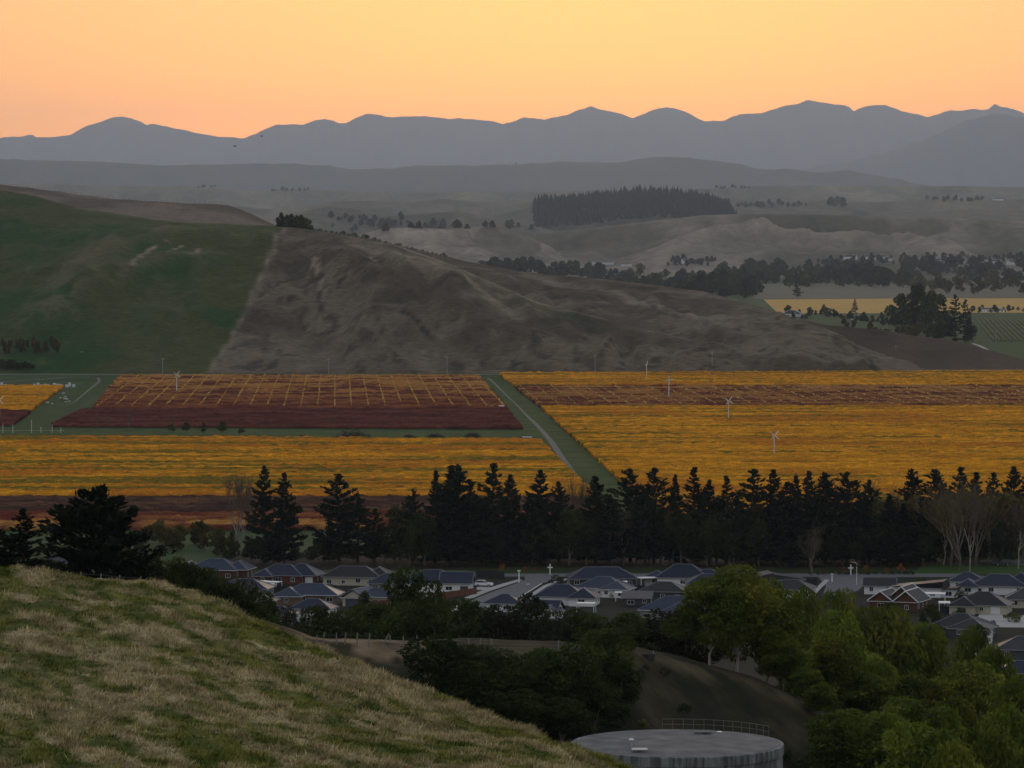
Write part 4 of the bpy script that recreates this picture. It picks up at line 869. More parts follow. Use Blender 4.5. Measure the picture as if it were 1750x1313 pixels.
house(962, 1035, -10, [(-8,6,0,10,2.6,3.0,'hip'),(2,9.5,-2,8,2.5,2.4,'hip'),(-5,4,6,14,2.55,2.7,'hip')], 'white', 'navy', 'navy hip roofed house with white front at the street corner', [(0,'f',0,5.0,2.1,'white')])
house(920, 1060, -16, [(-5,5,0,8,2.6,2.6,'gable_x'),(1,6,-2.5,4,2.5,1.8,'gable_y')], 'white', 'navy', 'navy gabled house in front below the street corner')
house(1168, 1003, -8, [(-8,7,0,10,2.8,3.6,'hip'),(2,12,1,9,2.6,2.4,'hip'),(-12,-5,2,9,2.5,1.8,'hip')], 'white', 'navy', 'white house with tall navy hip roof left of the tallest gum', [(1,'f',8,4.6,2.1,'white')])
house(1148, 1060, -14, [(-9,8,0,12,2.7,3.4,'hip'),(-2,11,-4,6,2.6,2.6,'hip')], 'grey', 'blue', 'house with big blue grey roof just left of the gum grove')
house(1088, 1036, -6, [(-4,4,0,6,2.4,1.4,'mono_b')], 'dark', 'grey', 'low dark shed with flat pale roof among the gardens', name='shed')
house(1318, 1006, 6, [(-9,0,0,9,2.7,2.0,'mono_l'),(.6,10,0,9,2.7,1.7,'mono_r')], 'grey', 'grey', 'house with two opposed grey skillion roofs behind the gums', [(1,'r',4,2.4,2.1,'white')])
house(1568, 1021, -16, [(-8,7,0,9,2.9,1.9,'mono_l'),(7.1,11,1,7,2.5,.5,'mono_l')], 'white', 'dark', 'white house with dark skillion roof behind the gabled brick house', [(0,'r',5,3.4,2.3,'garage')])
house(1540, 1044, -22, [(-9,-2.5,-1,10,2.7,2.7,'gable_y'),(-1.2,5.2,-2,10,2.8,3.0,'gable_y'),(-4.5,3,3,14,2.9,3.6,'gable_y')], 'timber', 'brown', 'rust brown house with three white edged gables', trim=M_trim)
house(1706, 1017, -12, [(-8,8,0,11,2.7,3.0,'hip'),(1,11,4,14,2.6,3.4,'hip'),(-12,-6,-2,7,2.5,1.9,'hip')], 'white', 'navy', 'white walled navy roofed house near the right edge', [(0,'f',2,4.8,2.1,'white')])
house(1680, 1050, -16, [(-8,6.5,0,11,2.6,3.2,'hip'),(-9,-2,-3,6,2.5,2.3,'hip')], 'beige', 'dark', 'beige house with charcoal hip roof beside the white pickup', [(0,'f',3.5,2.6,2.2,'white')])
house(1634, 1088, -24, [(-7,7,0,11,2.6,3.0,'hip'),(-1,9,-3,7,2.5,2.4,'hip')], 'dark', 'dark', 'dark house with charcoal hip roof before the gums', [(1,'r',1,5.2,2.0,'white')])
house(1745, 1128, -8, [(-6,9,0,10,2.6,2.8,'hip')], 'brown', 'grey', 'house with grey hip roof and dark garage at the right edge', [(0,'f',0,4.8,2.2,'garage')])
house(1562, 1162, -30, [(-3,3,0,5,2.4,1.6,'gable_x')], 'dark', 'grey', 'garden shed with pale ridge among the gums', name='shed')
house(1740, 1168, -8, [(-5,7,0,9,2.5,2.4,'hip')], 'brown', 'navy', 'navy roofed house low in the gums at the right edge')
house(98, 976, -20, [(-4,4,0,7,2.6,2.0,'gable_x')], 'brick', 'grey', 'red brick house glimpsed between the two left pines')
house(1722, 949, 0, [(-3,3,0,3,3.0,.5,'mono_b')], 'white', 'grey', 'small white shelter on the park lawn', name='shelter')

house(664, 1012, -6, [(-6,6,0,9,2.7,2.5,'hip')], 'grey', 'navy', 'small grey house with navy roof left of the tall evergreen')
house(1128, 1026, -12, [(-6,7,0,9,2.6,2.4,'hip')], 'dark', 'dark', 'dark house with charcoal roof in the second row left of the gums')
house(858, 1046, -14, [(-5,5,0,8,2.5,2.2,'hip')], 'white', 'navy', 'low navy roofed house at the bottom of the street')
house(1216, 1012, 4, [(-7,6,0,9,2.6,2.4,'hip')], 'grey', 'navy', 'navy roofed house showing left of the tallest gum')
house(1262, 1004, -6, [(-6,6,0,9,2.7,2.6,'hip')], 'white', 'dark', 'charcoal roofed house behind the tallest gum')
house(1345, 1022, -14, [(-6,7,0,9,2.6,2.4,'hip')], 'white', 'dark', 'charcoal roofed house below the skillion roofed one')
house(1652, 1008, -10, [(-5,5,0,8,2.6,2.3,'hip')], 'white', 'navy', 'small navy roofed house between the white houses at the right')
house(1755, 1040, -10, [(-6,7,0,10,2.6,2.8,'hip')], 'beige', 'grey', 'grey roofed house cut by the right edge')
house(1500, 1016, -8, [(-4,5,0,7,2.6,2.0,'gable_x')], 'white', 'dark', 'small white house left of the white skillion house')
house(470, 1066, -12, [(-4,5,0,7,2.5,2.0,'hip')], 'white', 'navy', 'navy roof just showing behind the knoll scrub')
house(706, 1046, -10, [(-6,6,0,8,2.5,2.3,'hip')], 'brown', 'dark', 'brown house hidden behind the tall evergreen')

# ================================================================== gardens, fences, cars, street things
M_timber = mat_noise('fence_timber', [(.3, (.10,.04,.024)), (.7, (.18,.075,.045))], 2, .9, stretch=(6, 6, .5))
M_dkfence = mat_plain('dark_fence', (.028,.028,.030), .8, .2)
M_post = mat_noise('weathered_post', [(.3, (.16,.145,.12)), (.7, (.30,.27,.23))], 4, .95)
M_wire = mat_plain('fence_wire', (.25,.25,.25), .4, .5, .7)
def board_fence(a, b, label, mat=M_timber, h=1.7, step=2.4):
    A, B = G(*a), G(*b); L = (B-A).length; rz = math.atan2(B.y-A.y, B.x-A.x); e = empty('garden_fence', A, rz); tag(e, label, 'fence')
    n = max(2, int(L/step))
    for i in range(n): MB().box(L*i/n+.02, L*(i+1)/n-.02, -.03, .03, .05, h+.02*(i % 3)).build('fence_panel', mat, e)
    for i in range(n+1): MB().box(L*i/n-.06, L*i/n+.06, -.10, -.035, -.2, h-.1).build('post', mat, e)
board_fence((716,1030),(814,1016), 'reddish timber fence along the lawn of the large navy roofed house')
board_fence((630,1040),(716,1032), 'reddish timber fence beside the cream gabled house')
board_fence((814,986),(862,990), 'black fence behind the white parked car', M_dkfence, 1.9)
board_fence((1080,1012),(1150,1016), 'black garden fence before the white house with tall navy roof', M_dkfence, 1.8)
board_fence((1590,1046),(1650,1052), 'dark fence right of the rust brown gabled house', M_dkfence, 1.7)
board_fence((1620,1008),(1672,1000), 'dark fence between the white houses at the right', M_dkfence, 1.7)
board_fence((1340,1004),(1395,1000), 'dark fence right of the skillion roofed house', M_dkfence, 1.8)
board_fence((690,1003),(722,1006), 'dark fence behind the tall evergreen', M_dkfence, 1.7)
board_fence((440,1012),(545,1012), 'dark fence between the brick house and the brown brick house', M_dkfence, 1.6)
# carports and awnings: white flat roofs on posts
def carport(px, py, rz, w_, d_, h, label):
    e = empty('carport', G(px, py), R(rz)); tag(e, label, 'carport')
    MB().box(-w_/2, w_/2, 0, d_, h, h+.16).build('roof', M_trim, e)
    for x in (-w_/2+.15, w_/2-.15):
        for y in (.15, d_-.15): MB().box(x-.07, x+.07, y-.07, y+.07, -.1, h-.002).build('post', M_trim, e)
carport(1052, 1013, -6, 5.6, 4.5, 2.5, 'white flat roofed carport before the long dark house')
carport(1118, 1003, 20, 7.5, 3.5, 2.2, 'white awning left of the white house with tall navy roof')
carport(1068, 1029, -4, 5.0, 2.5, 2.2, 'narrow white pergola among the gardens')
carport(1000, 1048, -12, 4.5, 3.0, 2.2, 'cream canopy below the navy roofed corner house')
carport(1596, 1034, -10, 5.5, 4, 2.6, 'white canopy on the right side of the rust brown gabled house')
carport(448, 1010, -25, 8.5, 3.2, 2.2, 'long white carport between the two brick houses')
carport(415, 1038, -20, 3.6, 2.5, 2.2, 'small white porch roof behind the knoll')
carport(1614, 1050, -6, 2.8, 4.5, 2.6, 'white boxy canopy left of the beige house')
# garden greenery between the houses
rg_ = random.Random(11)
for k in range(95):
    x = rg_.choice((rg_.uniform(400, 700), rg_.uniform(880, 1200), rg_.uniform(1190, 1400), rg_.uniform(1480, 1750))); y = rg_.uniform(994, 1075)
    kd = rg_.choice((SHRUB[0], SHRUB[0], SHRUB[1], SHRUB[2]))
    p = G(x, y)
    if any((p-h.location).length < 11 for h in bpy.data.objects if h.get('category') in ('house', 'carport')): continue
    plant('garden_shrub', kd, p, rg_.uniform(.9, 2.6), rg_.uniform(.9, 1.4), rg_.uniform(0, 6), 'dark shrub in the gardens between the houses', 'shrub', 'garden shrubs between the houses')
for k in range(44):
    x = rg_.uniform(1470, 1750) if k % 2 else rg_.uniform(560, 900); y = rg_.uniform(1062, 1150) if k % 2 else rg_.uniform(1040, 1085); p = G(x, y)
    if any((p-h.location).length < 12 for h in bpy.data.objects if h.get('category') in ('house', 'carport')): continue
    plant('garden_tree', rg_.choice(DARKS), p, rg_.uniform(3, 6.5), 1.1, k, 'dark garden tree in front of the lower houses', 'tree', 'garden trees before the lower houses')
for k, (x, yf, hpx, lb) in enumerate(((898,981,14,'small orange tree left of the street mouth'),(917,981,13,'small russet tree behind the street mouth'),(1122,986,13,'bright orange young tree beside the tall navy roof'),(1032,979,12,'dull orange tree behind the long navy roof'),(1441,984,16,'orange tree right of the cross shaped post'),(1480,982,17,'red young tree under the belt'),(1515,984,15,'red orange tree left of the white skillion house'),(1540,982,20,'tall orange young tree behind the white skillion house'),(1402,984,12,'yellowish young tree by the side street'),(858,980,18,'olive tree at the end of the black fence'),(1098,1034,14,'red leaved bush in the garden behind the gums'),(1045,1026,13,'red brown bush beside the white carport'),(1726,1012,22,'russet tree near the right edge'))):
    p = G(x, yf); plant('young_tree', AUTUMN[k % 2], p, hpx/F*p.y, 1.0, k, lb, 'tree', 'young autumn trees by the road')
for k in range(30):
    x = 1385+k*6.2; p = G(x+rg_.uniform(-2, 2), 982+rg_.uniform(-.5, .5))
    if k % 2 == 0: plant('hedge_plant', SHRUB[1], p, rg_.uniform(.6, 1.1), 1.3, k, 'low hedge plant in the row along the back road', 'hedge plant', 'hedge plants along the back road')
# street entrance lamps and cross shaped posts
M_lamp = mat_plain('lamp_white', (.75,.74,.70), .5, .4, var=.04)
M_glow, _gn, _gb = new_mat('lamp_glow'); _gb.inputs['Base Color'].default_value = (.9,.75,.55,1); _gb.inputs['Emission Color'].default_value = (1,.72,.42,1); _gb.inputs['Emission Strength'].default_value = 1.1
_nn = noise_node(_gn, 3, 2); _gn.links.new(ramp(_gn, _nn.outputs[0], [(.3, (.85,.7,.5)), (.7, (.95,.8,.6))]).outputs[0], _gb.inputs['Base Color'])
for (x, yf, yt, lb) in ((887,996,975,'white flared lamp column at the mouth of the street'),(1422,995,981,'white flared lamp column at the mouth of the side street')):
    p = G(x, yf); h = (yf-yt)/F*p.y; e = empty('lamp_column', p); tag(e, lb, 'lamp')
    MB().box(-.16, .16, -.16, .16, -.1, h*.78).build('column', M_lamp, e)
    MB().lathe([(.10, h*.78), (.5, h), (.42, h+.02), (.02, h*.84)], 12).build('flared_head', M_lamp, e); MB().lathe([(.05, h*.90), (.36, h*.985), (.02, h*.985)], 12).build('lamp_glass', M_glow, e)
for (x, yf, yt, lb) in ((940,982,964,'white cross shaped post behind the street mouth'),(1454,983,965,'white cross shaped post behind the side street')):
    p = G(x, yf); h = (yf-yt)/F*p.y; e = empty('cross_post', p); tag(e, lb, 'post')
    MB().box(-.16, .16, -.12, .12, -.1, h).build('post', M_lamp, e); MB().box(-.7, .7, -.10, .10, h*.62, h*.62+.32).build('cross_arm', M_lamp, e)
p = G(1464, 1000); tag(MB().tube([(p.x, p.y, -.1), (p.x, p.y, 4.6), (p.x+.15, p.y, 5.4), (p.x-.4, p.y, 5.9), (p.x-1.4, p.y, 6.0)], [.09,.07,.06,.05,.05], 8).build('street_light', M_lamp), 'curved white street light at the side street', 'street light')
# cars
M_carw = mat_plain('white_car_paint', (.74,.75,.76), .25, .5, var=.02); M_cark = mat_plain('dark_car_paint', (.018,.02,.022), .3, .5); M_tyre = mat_plain('tyre_rubber', (.02,.02,.02), .85, .2); M_rim = mat_plain('alloy_rim', (.4,.4,.41), .35, .5, .7)
M_red = mat_plain('tail_light', (.45,.02,.02), .3, .5); M_hl = mat_plain('headlight', (.7,.72,.75), .2, .6)
def car(px, py, rz, label, paint, kind='suv', name='parked_car'):
    e = empty(name, G(px, py, .02), R(rz)); tag(e, label, 'car'); L, W_ = (4.7, 1.85) if kind == 'suv' else (5.3, 1.88)
    if kind == 'suv': body = [(-2.35,.42),(-2.33,.95),(-2.2,1.05),(-.95,1.12),(2.2,1.1),(2.34,.95),(2.35,.42)]; cab = [(-1.05,1.10),(-.35,1.66),(.3,1.74),(1.75,1.70),(2.2,1.10)]
    else: body = [(-2.65,.5),(-2.63,1.0),(-2.4,1.1),(-1.25,1.16),(2.6,1.12),(2.65,1.0),(2.65,.5)]; cab = [(-1.25,1.15),(-.55,1.72),(.2,1.80),(.85,1.76),(1.05,1.12)]
    def bevelled(poly_, w0, w1, zmid):
        mb = MB(); n = len(poly_); V = []
        for y, k_ in ((-w0/2, 0), (-w0/2+.001, 0)): pass
        for sgn in (-1, 1):
            for x, z in poly_: V.append((x, sgn*(w0/2 if z <= zmid else w1/2), z))
        Fs = [tuple(range(n)), tuple(range(2*n-1, n-1, -1))]+[(i, n+i, n+(i+1) % n, (i+1) % n) for i in range(n)]
        return mb.add(V, Fs)
    bo = bevelled(body, W_, W_*.95, .9).build('body', paint, e)
    m = bo.modifiers.new('round', 'BEVEL'); m.width = .09; m.segments = 2
    bevelled(cab, W_*.94, W_*.78, 1.2).build('cabin', paint, e)
    gl = [(x*.93+.03, z-.05 if z > 1.3 else z+.06) for x, z in cab]
    for sgn in (-1, 1):
        V = [(x, sgn*(W_*.475 if z < 1.3 else W_*.402), z) for x, z in gl]
        MB().add(V, [tuple(range(len(V)))]).build('side_window', M_glass, e)
    x0, z0 = cab[0]; x1, z1 = cab[1]
    MB().add([(x0+.06, -W_*.42, z0+.06), (x0+.06, W_*.42, z0+.06), (x1-.02, W_*.36, z1-.02), (x1-.02, -W_*.36, z1-.02)], [(0, 1, 2, 3)]).build('windscreen', M_glass, e).location = (-.03, 0, .02)
    x0, z0 = cab[-1]; x1, z1 = cab[-2]
    MB().add([(x0-.03, -W_*.42, z0+.06), (x0-.03, W_*.42, z0+.06), (x1+.02, W_*.36, z1-.03), (x1+.02, -W_*.36, z1-.03)], [(0, 1, 2, 3)]).build('rear_window', M_glass, e).location = (.03, 0, .02)
    for x in (-L/2+.9, L/2-.95):
        for sgn in (-1, 1):
            wv = MB().bar((x, sgn*(W_/2-.20), .36), (x, sgn*(W_/2+.02), .36), .36, 16).build('wheel', M_tyre, e)
            MB().bar((x, sgn*(W_/2-.05), .36), (x, sgn*(W_/2+.035), .36), .21, 12).build('rim', M_rim, wv)
    for sgn in (-1, 1):
        MB().box(-L/2-.015, -L/2+.1, sgn*.68-.18, sgn*.68+.18, .72, .9).build('headlight', M_hl, e); MB().box(L/2-.1, L/2+.015, sgn*.76-.1, sgn*.76+.1, .7, .98).build('tail_light', M_red, e)
        MB().box(-.95, -.75, sgn*(W_/2+.08)-.1, sgn*(W_/2+.08)+.1, 1.08, 1.24).build('mirror', paint, e)
    return e
car(827, 1003, 168, 'white car parked by the lawn of the large navy roofed house', M_carw)
car(1699, 1049, 160, 'white pickup parked before the beige house', M_carw, 'ute', 'pickup')
car(1712, 967, 10, 'black car on the park road beside the pale barked tree', M_cark)
car(455, 1004, 150, 'white car under the long carport', M_carw)
# lawn
poly('front_lawn', [(808,1006),(838,1005),(826,1014),(797,1015)], M_lawn, .03)

# ---- fence on the brow of the hillside
FX = [(540,1093),(552,1094),(575,1099),(589,1099),(610,1100),(630,1100),(652,1101),(667,1101),(689,1102),(712,1103),(733,1104),(801,1105),(820,1105),(840,1106),(954,1108),(1001,1109)]
fe = empty('hillside_fence', on_low(575, 421)); tag(fe, 'wire fence with pale leaning posts on the brow of the hillside', 'fence')
tops = []
for k, (x, y) in enumerate(FX):
    D = LR(np.array([(x-CX)/F*421]))[0][0]-.5; p = on_low(x, float(D)); ln = rg_.uniform(-.12, .12)+(.5 if x == 652 else 0); hp = rg_.uniform(1.25, 1.5)
    q = MB().tube([(0, 0, -.4), (ln*hp*.5, 0, hp*.5), (ln*hp, .03, hp)], [.075, .07, .062], 7).build('post', M_post, fe); q.location = p-fe.location; tops.append(p+Vector((ln*hp*.8, 0, hp*.8)))
for lev in (0, .35, .7):
    wb = MB(); wb.tube([t-Vector((0, 0, lev)) for t in tops], .005, 4); o = wb.build('wire', M_wire, fe); o.location = -fe.location
fe2 = empty('knoll_fence', at(150, 985, 200)); tag(fe2, 'old wire fence behind the crest of the knoll', 'fence')
tops = []
for x in (20, 62, 100, 138, 172, 204, 240):
    p = at(x, float(cy(x))+8, float(cd(x))+4); q = MB().tube([(0, 0, -.6), (.02, 0, .42)], [.04, .034], 6).build('post', M_post, fe2); q.location = p-fe2.location; tops.append(p+Vector((0, 0, .33)))
o = MB().tube(tops, .003, 4).build('wire', M_wire, fe2); o.location = -fe2.location
tr_ = on_low(1109, float(LR(np.array([(1109-CX)/F*440]))[0][0])-1); e = empty('water_trough', tr_); tag(e, 'low dark trough at the brow of the hillside', 'trough')
MB().lathe([(.62, -.2), (.74, .5), (.74, .58), (.64, .58), (.58, .2), (.02, .2)], 18).build('basin', mat_plain('dark_trough', (.035,.033,.03), .7), e); MB().bar((.5, .3, .2), (.5, .3, .85), .03, 6).build('pipe', M_pipe, e)

# ---- the concrete water tank
TC = at(1157.5, 1270, 386); TR = 10.64
M_tank, _tn, _tb = new_mat('stained_concrete'); _a = noise_node(_tn, 1.2, 8); _s = noise_node(_tn, 1.6, 6, stretch=(1, 1, .06))
_c = ramp(_tn, _a.outputs[0], [(.28, (.13,.14,.135)), (.5, (.20,.21,.205)), (.75, (.28,.285,.275))]).outputs[0]
_st = ramp(_tn, _s.outputs[0], [(.42, (.22,.23,.22)), (.56, (1, 1, 1))]).outputs[0]
M_tankroof = mat_noise('tank_roof_concrete', [(.28, (.085,.084,.079)), (.5, (.135,.133,.127)), (.72, (.20,.196,.185))], .45, .9, 9)
_tn.links.new(mixc(_tn, .8, _c, _st, 'MULTIPLY'), _tb.inputs['Base Color']); _tb.inputs['Roughness'].default_value = .85
tk = empty('water_tank', (TC.x, TC.y, TC.z-9)); tag(tk, 'round concrete water tank with stained rim at the bottom of the view', 'water tank')
MB().lathe([(TR-.12, -1.5), (TR-.12, 8.02)], 96).build('wall', M_tank, tk, True)
MB().lathe([(TR-.13, 8.0), (TR, 8.02), (TR, 8.93), (TR-.06, 9.0), (TR-.34, 9.0)], 96).build('rim', M_tank, tk)
MB().lathe([(TR-.33, 8.985), (TR-.345, 9.03), (0.01, 9.22)], 96).build('roof', M_tankroof, tk)
def hatch(x, y, w_, d_, h, lid):
    o = MB().box(x-w_/2, x+w_/2, y-d_/2, y+d_/2, 8.98, 9.15+h).build('hatch', M_tank, tk); MB().box(x-w_/2-.12, x+w_/2+.12, y-d_/2-.12, y+d_/2+.12, 9.152+h, 9.22+h).build('lid', lid, o)
hatch(2.9, 6.6, 1.5, 1.5, .12, M_tankroof); hatch(-4.0, -7.0, 1.3, 1.2, .15, mat_plain('pale_lid', (.42,.42,.41)))
vp = MB().bar((-4.7, -3.6, 9.05), (-4.7, -3.6, 9.75), .09, 8).build('vent_pipe', M_pipe, tk); MB().lathe([(.04, 9.76), (.28, 9.78), (.2, 9.9), (.01, 9.93)], 12, (-4.7, -3.6, 0)).build('cowl', M_pipe, vp)
MB().lathe([(.3, 9.05), (.3, 9.2), (.01, 9.22)], 12, (4.6, 7.2, 0)).build('vent_cap', M_pipe, tk)
M_rail = mat_plain('dull_rail', (.16,.165,.165), .5, .4, .4)
a0, a1 = R(96), R(25); nP = 13; rr = TR-.22; ring = []
for i in range(nP):
    a = a0+(a1-a0)*i/(nP-1); MB().bar((rr*math.cos(a), rr*math.sin(a), 8.98), (rr*math.cos(a), rr*math.sin(a), 10.1), .022, 6).build('rail_post', M_rail, tk)
for hgt in (9.55, 10.08):
    MB().tube([(rr*math.cos(a0+(a1-a0)*i/48), rr*math.sin(a0+(a1-a0)*i/48), hgt) for i in range(49)], .02, 6).build('handrail', M_rail, tk)

# ---- frost wind machines in the vineyards
M_steel = mat_plain('machine_white', (.62,.62,.58), .5, .4, var=.04); M_blade2 = mat_plain('blade_white', (.66,.62,.55), .45, .4, var=.03)
def wind_machine(px, yf, hub_y, spin, label, name='wind_machine', D=None, blades_=4):
    p = G(px, yf); h = (yf-hub_y)/F*p.y; e = empty(name, p); tag(e, label, 'wind machine', 'frost wind machines in the vineyards')
    MB().tube([(0,0,-.2),(0,0,h*.5),(0,0,h)], [.30,.25,.2], 10).build('tower', M_steel, e)
    MB().box(-1.5, -.5, -.6, .5, -.1, 1.1).build('engine_box', M_steel, e)
    MB().bar((-.5, .5, h+.1), (.15, -.75, h+.18), .34, 8).build('gearbox', M_steel, e)
    hub = MB().bar((.12, -.6, h+.16), (.2, -.95, h+.22), .26, 8).build('hub', M_steel, e)
    for k in range(blades_):
        a = R(spin+k*360/blades_); L = 2.5; ca, sa = math.cos(a), math.sin(a)
        c = Vector((.17, -.85, h+.2)); u = Vector((ca, .12*ca, sa)); v = Vector((-sa, .35, ca)).normalized()
        V = []
        for t, wd_ in ((.1, .13), (.35, .24), (.95, .16), (1.0, .07)):
            for s in (-1, 1):
                for d in (-.03, .03): V.append(c+u*L*t+v*wd_*s+Vector((0, d, 0)))
        Fs = [(0,1,3,2), (12,14,15,13)]
        for i in range(3): b = i*4; Fs += [(b, b+4, b+5, b+1), (b+2, b+3, b+7, b+6), (b, b+2, b+6, b+4), (b+1, b+5, b+7, b+3)]
        MB().add(V, Fs).build('blade', M_blade2, e)
wind_machine(302, 674, 641, 52, 'white wind machine standing in the rust red block', )
wind_machine(1105, 651, 624, 80, 'farthest white wind machine right of the track, at the hill foot', blades_=2)
wind_machine(1143, 683, 650, 10, 'white wind machine in the reddish strip')
wind_machine(1245, 720, 686, 55, 'white wind machine in the upper part of the broad golden field')
wind_machine(1323, 783, 745, 50, 'nearest white wind machine in the broad golden field')
wind_machine(-1, 719, 684, 40, 'white wind machine cut by the left edge of the view')
wind_machine(1133, 462, 444, 70, 'tiny distant wind machine beyond the brown hill')

# ================================================================== farm things at the hill foot
M_pole = mat_plain('grey_pole', (.30,.29,.27), .8, .3)
def power_pole(px, yf, yt, label, D=None):
    p = G(px, yf); h = (yf-yt)/F*p.y; e = empty('power_pole', p); tag(e, label, 'power pole', 'power poles along the hill foot')
    MB().tube([(0,0,-.4),(0,0,h)], [.20,.14], 8).build('pole', M_pole, e); MB().box(-1.1, 1.1, -.08, .08, h-.9, h-.72).build('crossarm', M_pole, e)
    for x in (-.95, -.4, .4, .95): MB().lathe([(.05, h-.715), (.07, h-.6), (.01, h-.55)], 8, (x, 0, 0)).build('insulator', M_lamp, e)
for k, (x, yf, yt, lb) in enumerate(((140,634,600,'pole at the left hill foot above the farm lane'),(278,639,612,'pole left of the fence line at the hill foot'),(562,639,612,'pole below the brown slope left of the centre'),(764,639,609,'pole above the end of the rust red block'),(1017,638,606,'pole at the hill foot right of the grassy track'),(1217,637,600,'pole behind the second wind machine'),(1400,627,592,'left pole of the pair on the tail of the hill'),(1430,625,588,'right pole of the pair on the tail of the hill'),(1531,620,590,'pole at the very tip of the hill'),(1432,506,478,'tall far pole before the valley trees'),(1702,588,566,'pole beside the green vine rows'),(1556,618,598,'short pole with a pale lamp on the low rise'))):
    power_pole(x, yf, yt, lb)
# sheep
M_wool = mat_noise('wool', [(.3, (.50,.47,.40)), (.7, (.66,.62,.54))], 6, .95); M_face = mat_plain('dark_face', (.12,.10,.085), .8)
def sheep(px, py, rz, lb):
    e = empty('sheep', G(px, py), rz, 1.35); tag(e, lb, 'sheep', 'sheep in the green paddock')
    def loft(rings, nm, mt):
        V = []; n = 10
        for (x, z, ry, rz_) in rings: V += [(x, ry*math.cos(i*math.tau/n), z+rz_*math.sin(i*math.tau/n)) for i in range(n)]
        Fs = [(k*n+i, k*n+(i+1) % n, (k+1)*n+(i+1) % n, (k+1)*n+i) for k in range(len(rings)-1) for i in range(n)]+[tuple(range(n-1, -1, -1)), tuple(range((len(rings)-1)*n, len(rings)*n))]
        return MB().add(V, Fs).build(nm, mt, e, True)
    loft([(-.62,.62,.08,.08),(-.55,.62,.24,.24),(-.3,.62,.32,.30),(0,.60,.33,.32),(.3,.62,.30,.30),(.48,.70,.20,.22),(.60,.82,.12,.14),(.68,.88,.10,.11),(.74,.86,.09,.10),(.90,.76,.055,.06),(.92,.75,.02,.02)], 'body', M_wool)
    for x in (-.42, .36):
        for y in (-.15, .15): MB().tube([(x, y, .5), (x-.02, y, .28), (x+.01, y, 0)], [.075, .045, .035], 6).build('leg', M_face, e)
for k, (x, y) in enumerate(((108,675),(103,683),(112,681),(114,685),(112,690),(118,689),(81,691),(89,693),(110,684))):
    sheep(x, y, k*1.1, 'white sheep grazing in the green strip beside the left track')
# white crates of picking bins behind the left golden block
M_bin = mat_plain('white_bin', (.66,.67,.68), .6, .3)
for k, x in enumerate((3, 9, 20, 59, 65, 70, 77, 82, 93, 98, 103, 114, 119, 126)):
    e = empty('bin_stack', G(x, 661+(k % 3)*.5)); tag(e, f'{ordn(k)} white bin stack from the left beyond the left golden block', 'bin stack', 'white bin stacks')
    for i in range(2 if k % 4 else 3):
        b = MB(); z = i*.85
        b.box(-.75, .75, -.6, -.54, z+.1, z+.8); b.box(-.75, .75, .54, .6, z+.1, z+.8); b.box(-.75, -.69, -.54, .54, z+.1, z+.8); b.box(.69, .75, -.54, .54, z+.1, z+.8); b.box(-.75, .75, -.6, .6, z, z+.098)
        b.build('bin', M_bin, e)
# cabinet and tank at the corner of the maroon block
e = empty('pump_cabinet', G(840, 700)); tag(e, 'grey pump cabinet at the corner of the rust red block', 'cabinet'); MB().box(-.9, .9, -.7, .7, 0, 2.0).build('body', M_post, e); MB().box(-.7, .7, -.74, -.702, .2, 1.8).build('door', M_bin, e); MB().box(-1.0, 1.0, -.8, .8, 2.002, 2.1).build('roof', M_pole, e)
e = empty('spray_tank', G(857, 700)); tag(e, 'white spray tank beside the pump cabinet', 'tank')
MB().bar((-1.5, 0, 1.25), (1.5, 0, 1.25), .85, 16).build('vessel', M_bin, e); MB().box(-1.3, -1.1, -.6, .6, 0, .7).build('cradle', M_pole, e); MB().box(1.1, 1.3, -.6, .6, 0, .7).build('cradle', M_pole, e); MB().bar((0, 0, 2.05), (0, 0, 2.3), .25, 10).build('cap', M_pole, e)
# brush heaps on the green strip
M_brush = mat_noise('dead_brush', [(.3, (.028,.024,.02)), (.7, (.075,.065,.055))], 2, .95)
def heap(px, py, wpx, hpx, lb, seed):
    r = rng(seed); p = G(px, py); w_ = wpx/F*p.y; h = hpx/F*p.y; mb = MB(); 
    for k in range(130):
        a = r.uniform(0, math.tau); q = r.random()**.6; x, y = math.cos(a)*q*w_/2, math.sin(a)*q*w_*.3; z = h*(1-q*q)*r.uniform(.1, 1)
        d = Vector((r.normal(0, 1), r.normal(0, .5), r.normal(0, .35))).normalized()*r.uniform(.5, 1.6)
        mb.bar(Vector((x, y, z))-d, Vector((x, y, max(z, .1)))+d, .09, 4, .05)
    e = empty('brush_heap', p); tag(e, lb, 'brush heap', 'brush heaps on the green strip'); mb.build('branches', M_brush, e)
    V, Fa = cards(np.stack([r.normal(0, w_*.17, 260), r.normal(0, w_*.09, 260), np.abs(r.normal(0, h*.33, 260))], -1), np.full(260, .5), r); obj('litter', mesh_np('litter', V, Fa, M_brush), e)
heap(604, 748, 66, 16, 'largest dark brush heap on the green strip below the maroon block', 1); heap(745, 749, 34, 8, 'second brush heap right of the largest one', 2); heap(808, 748, 26, 9, 'grey brush heap near the grassy track', 3); heap(700, 749, 20, 5, 'low brush heap between the larger ones', 4); heap(520, 750, 24, 5, 'flat brush heap left of the largest one', 5)
e = empty('pallet_stack', G(901, 748)); tag(e, 'pale pallets lying beside the grassy track', 'pallets')
for i in range(3): MB().box(-2.2, 2.2, -.6, .6, i*.16, i*.16+.13).build('pallet', M_bin, e)
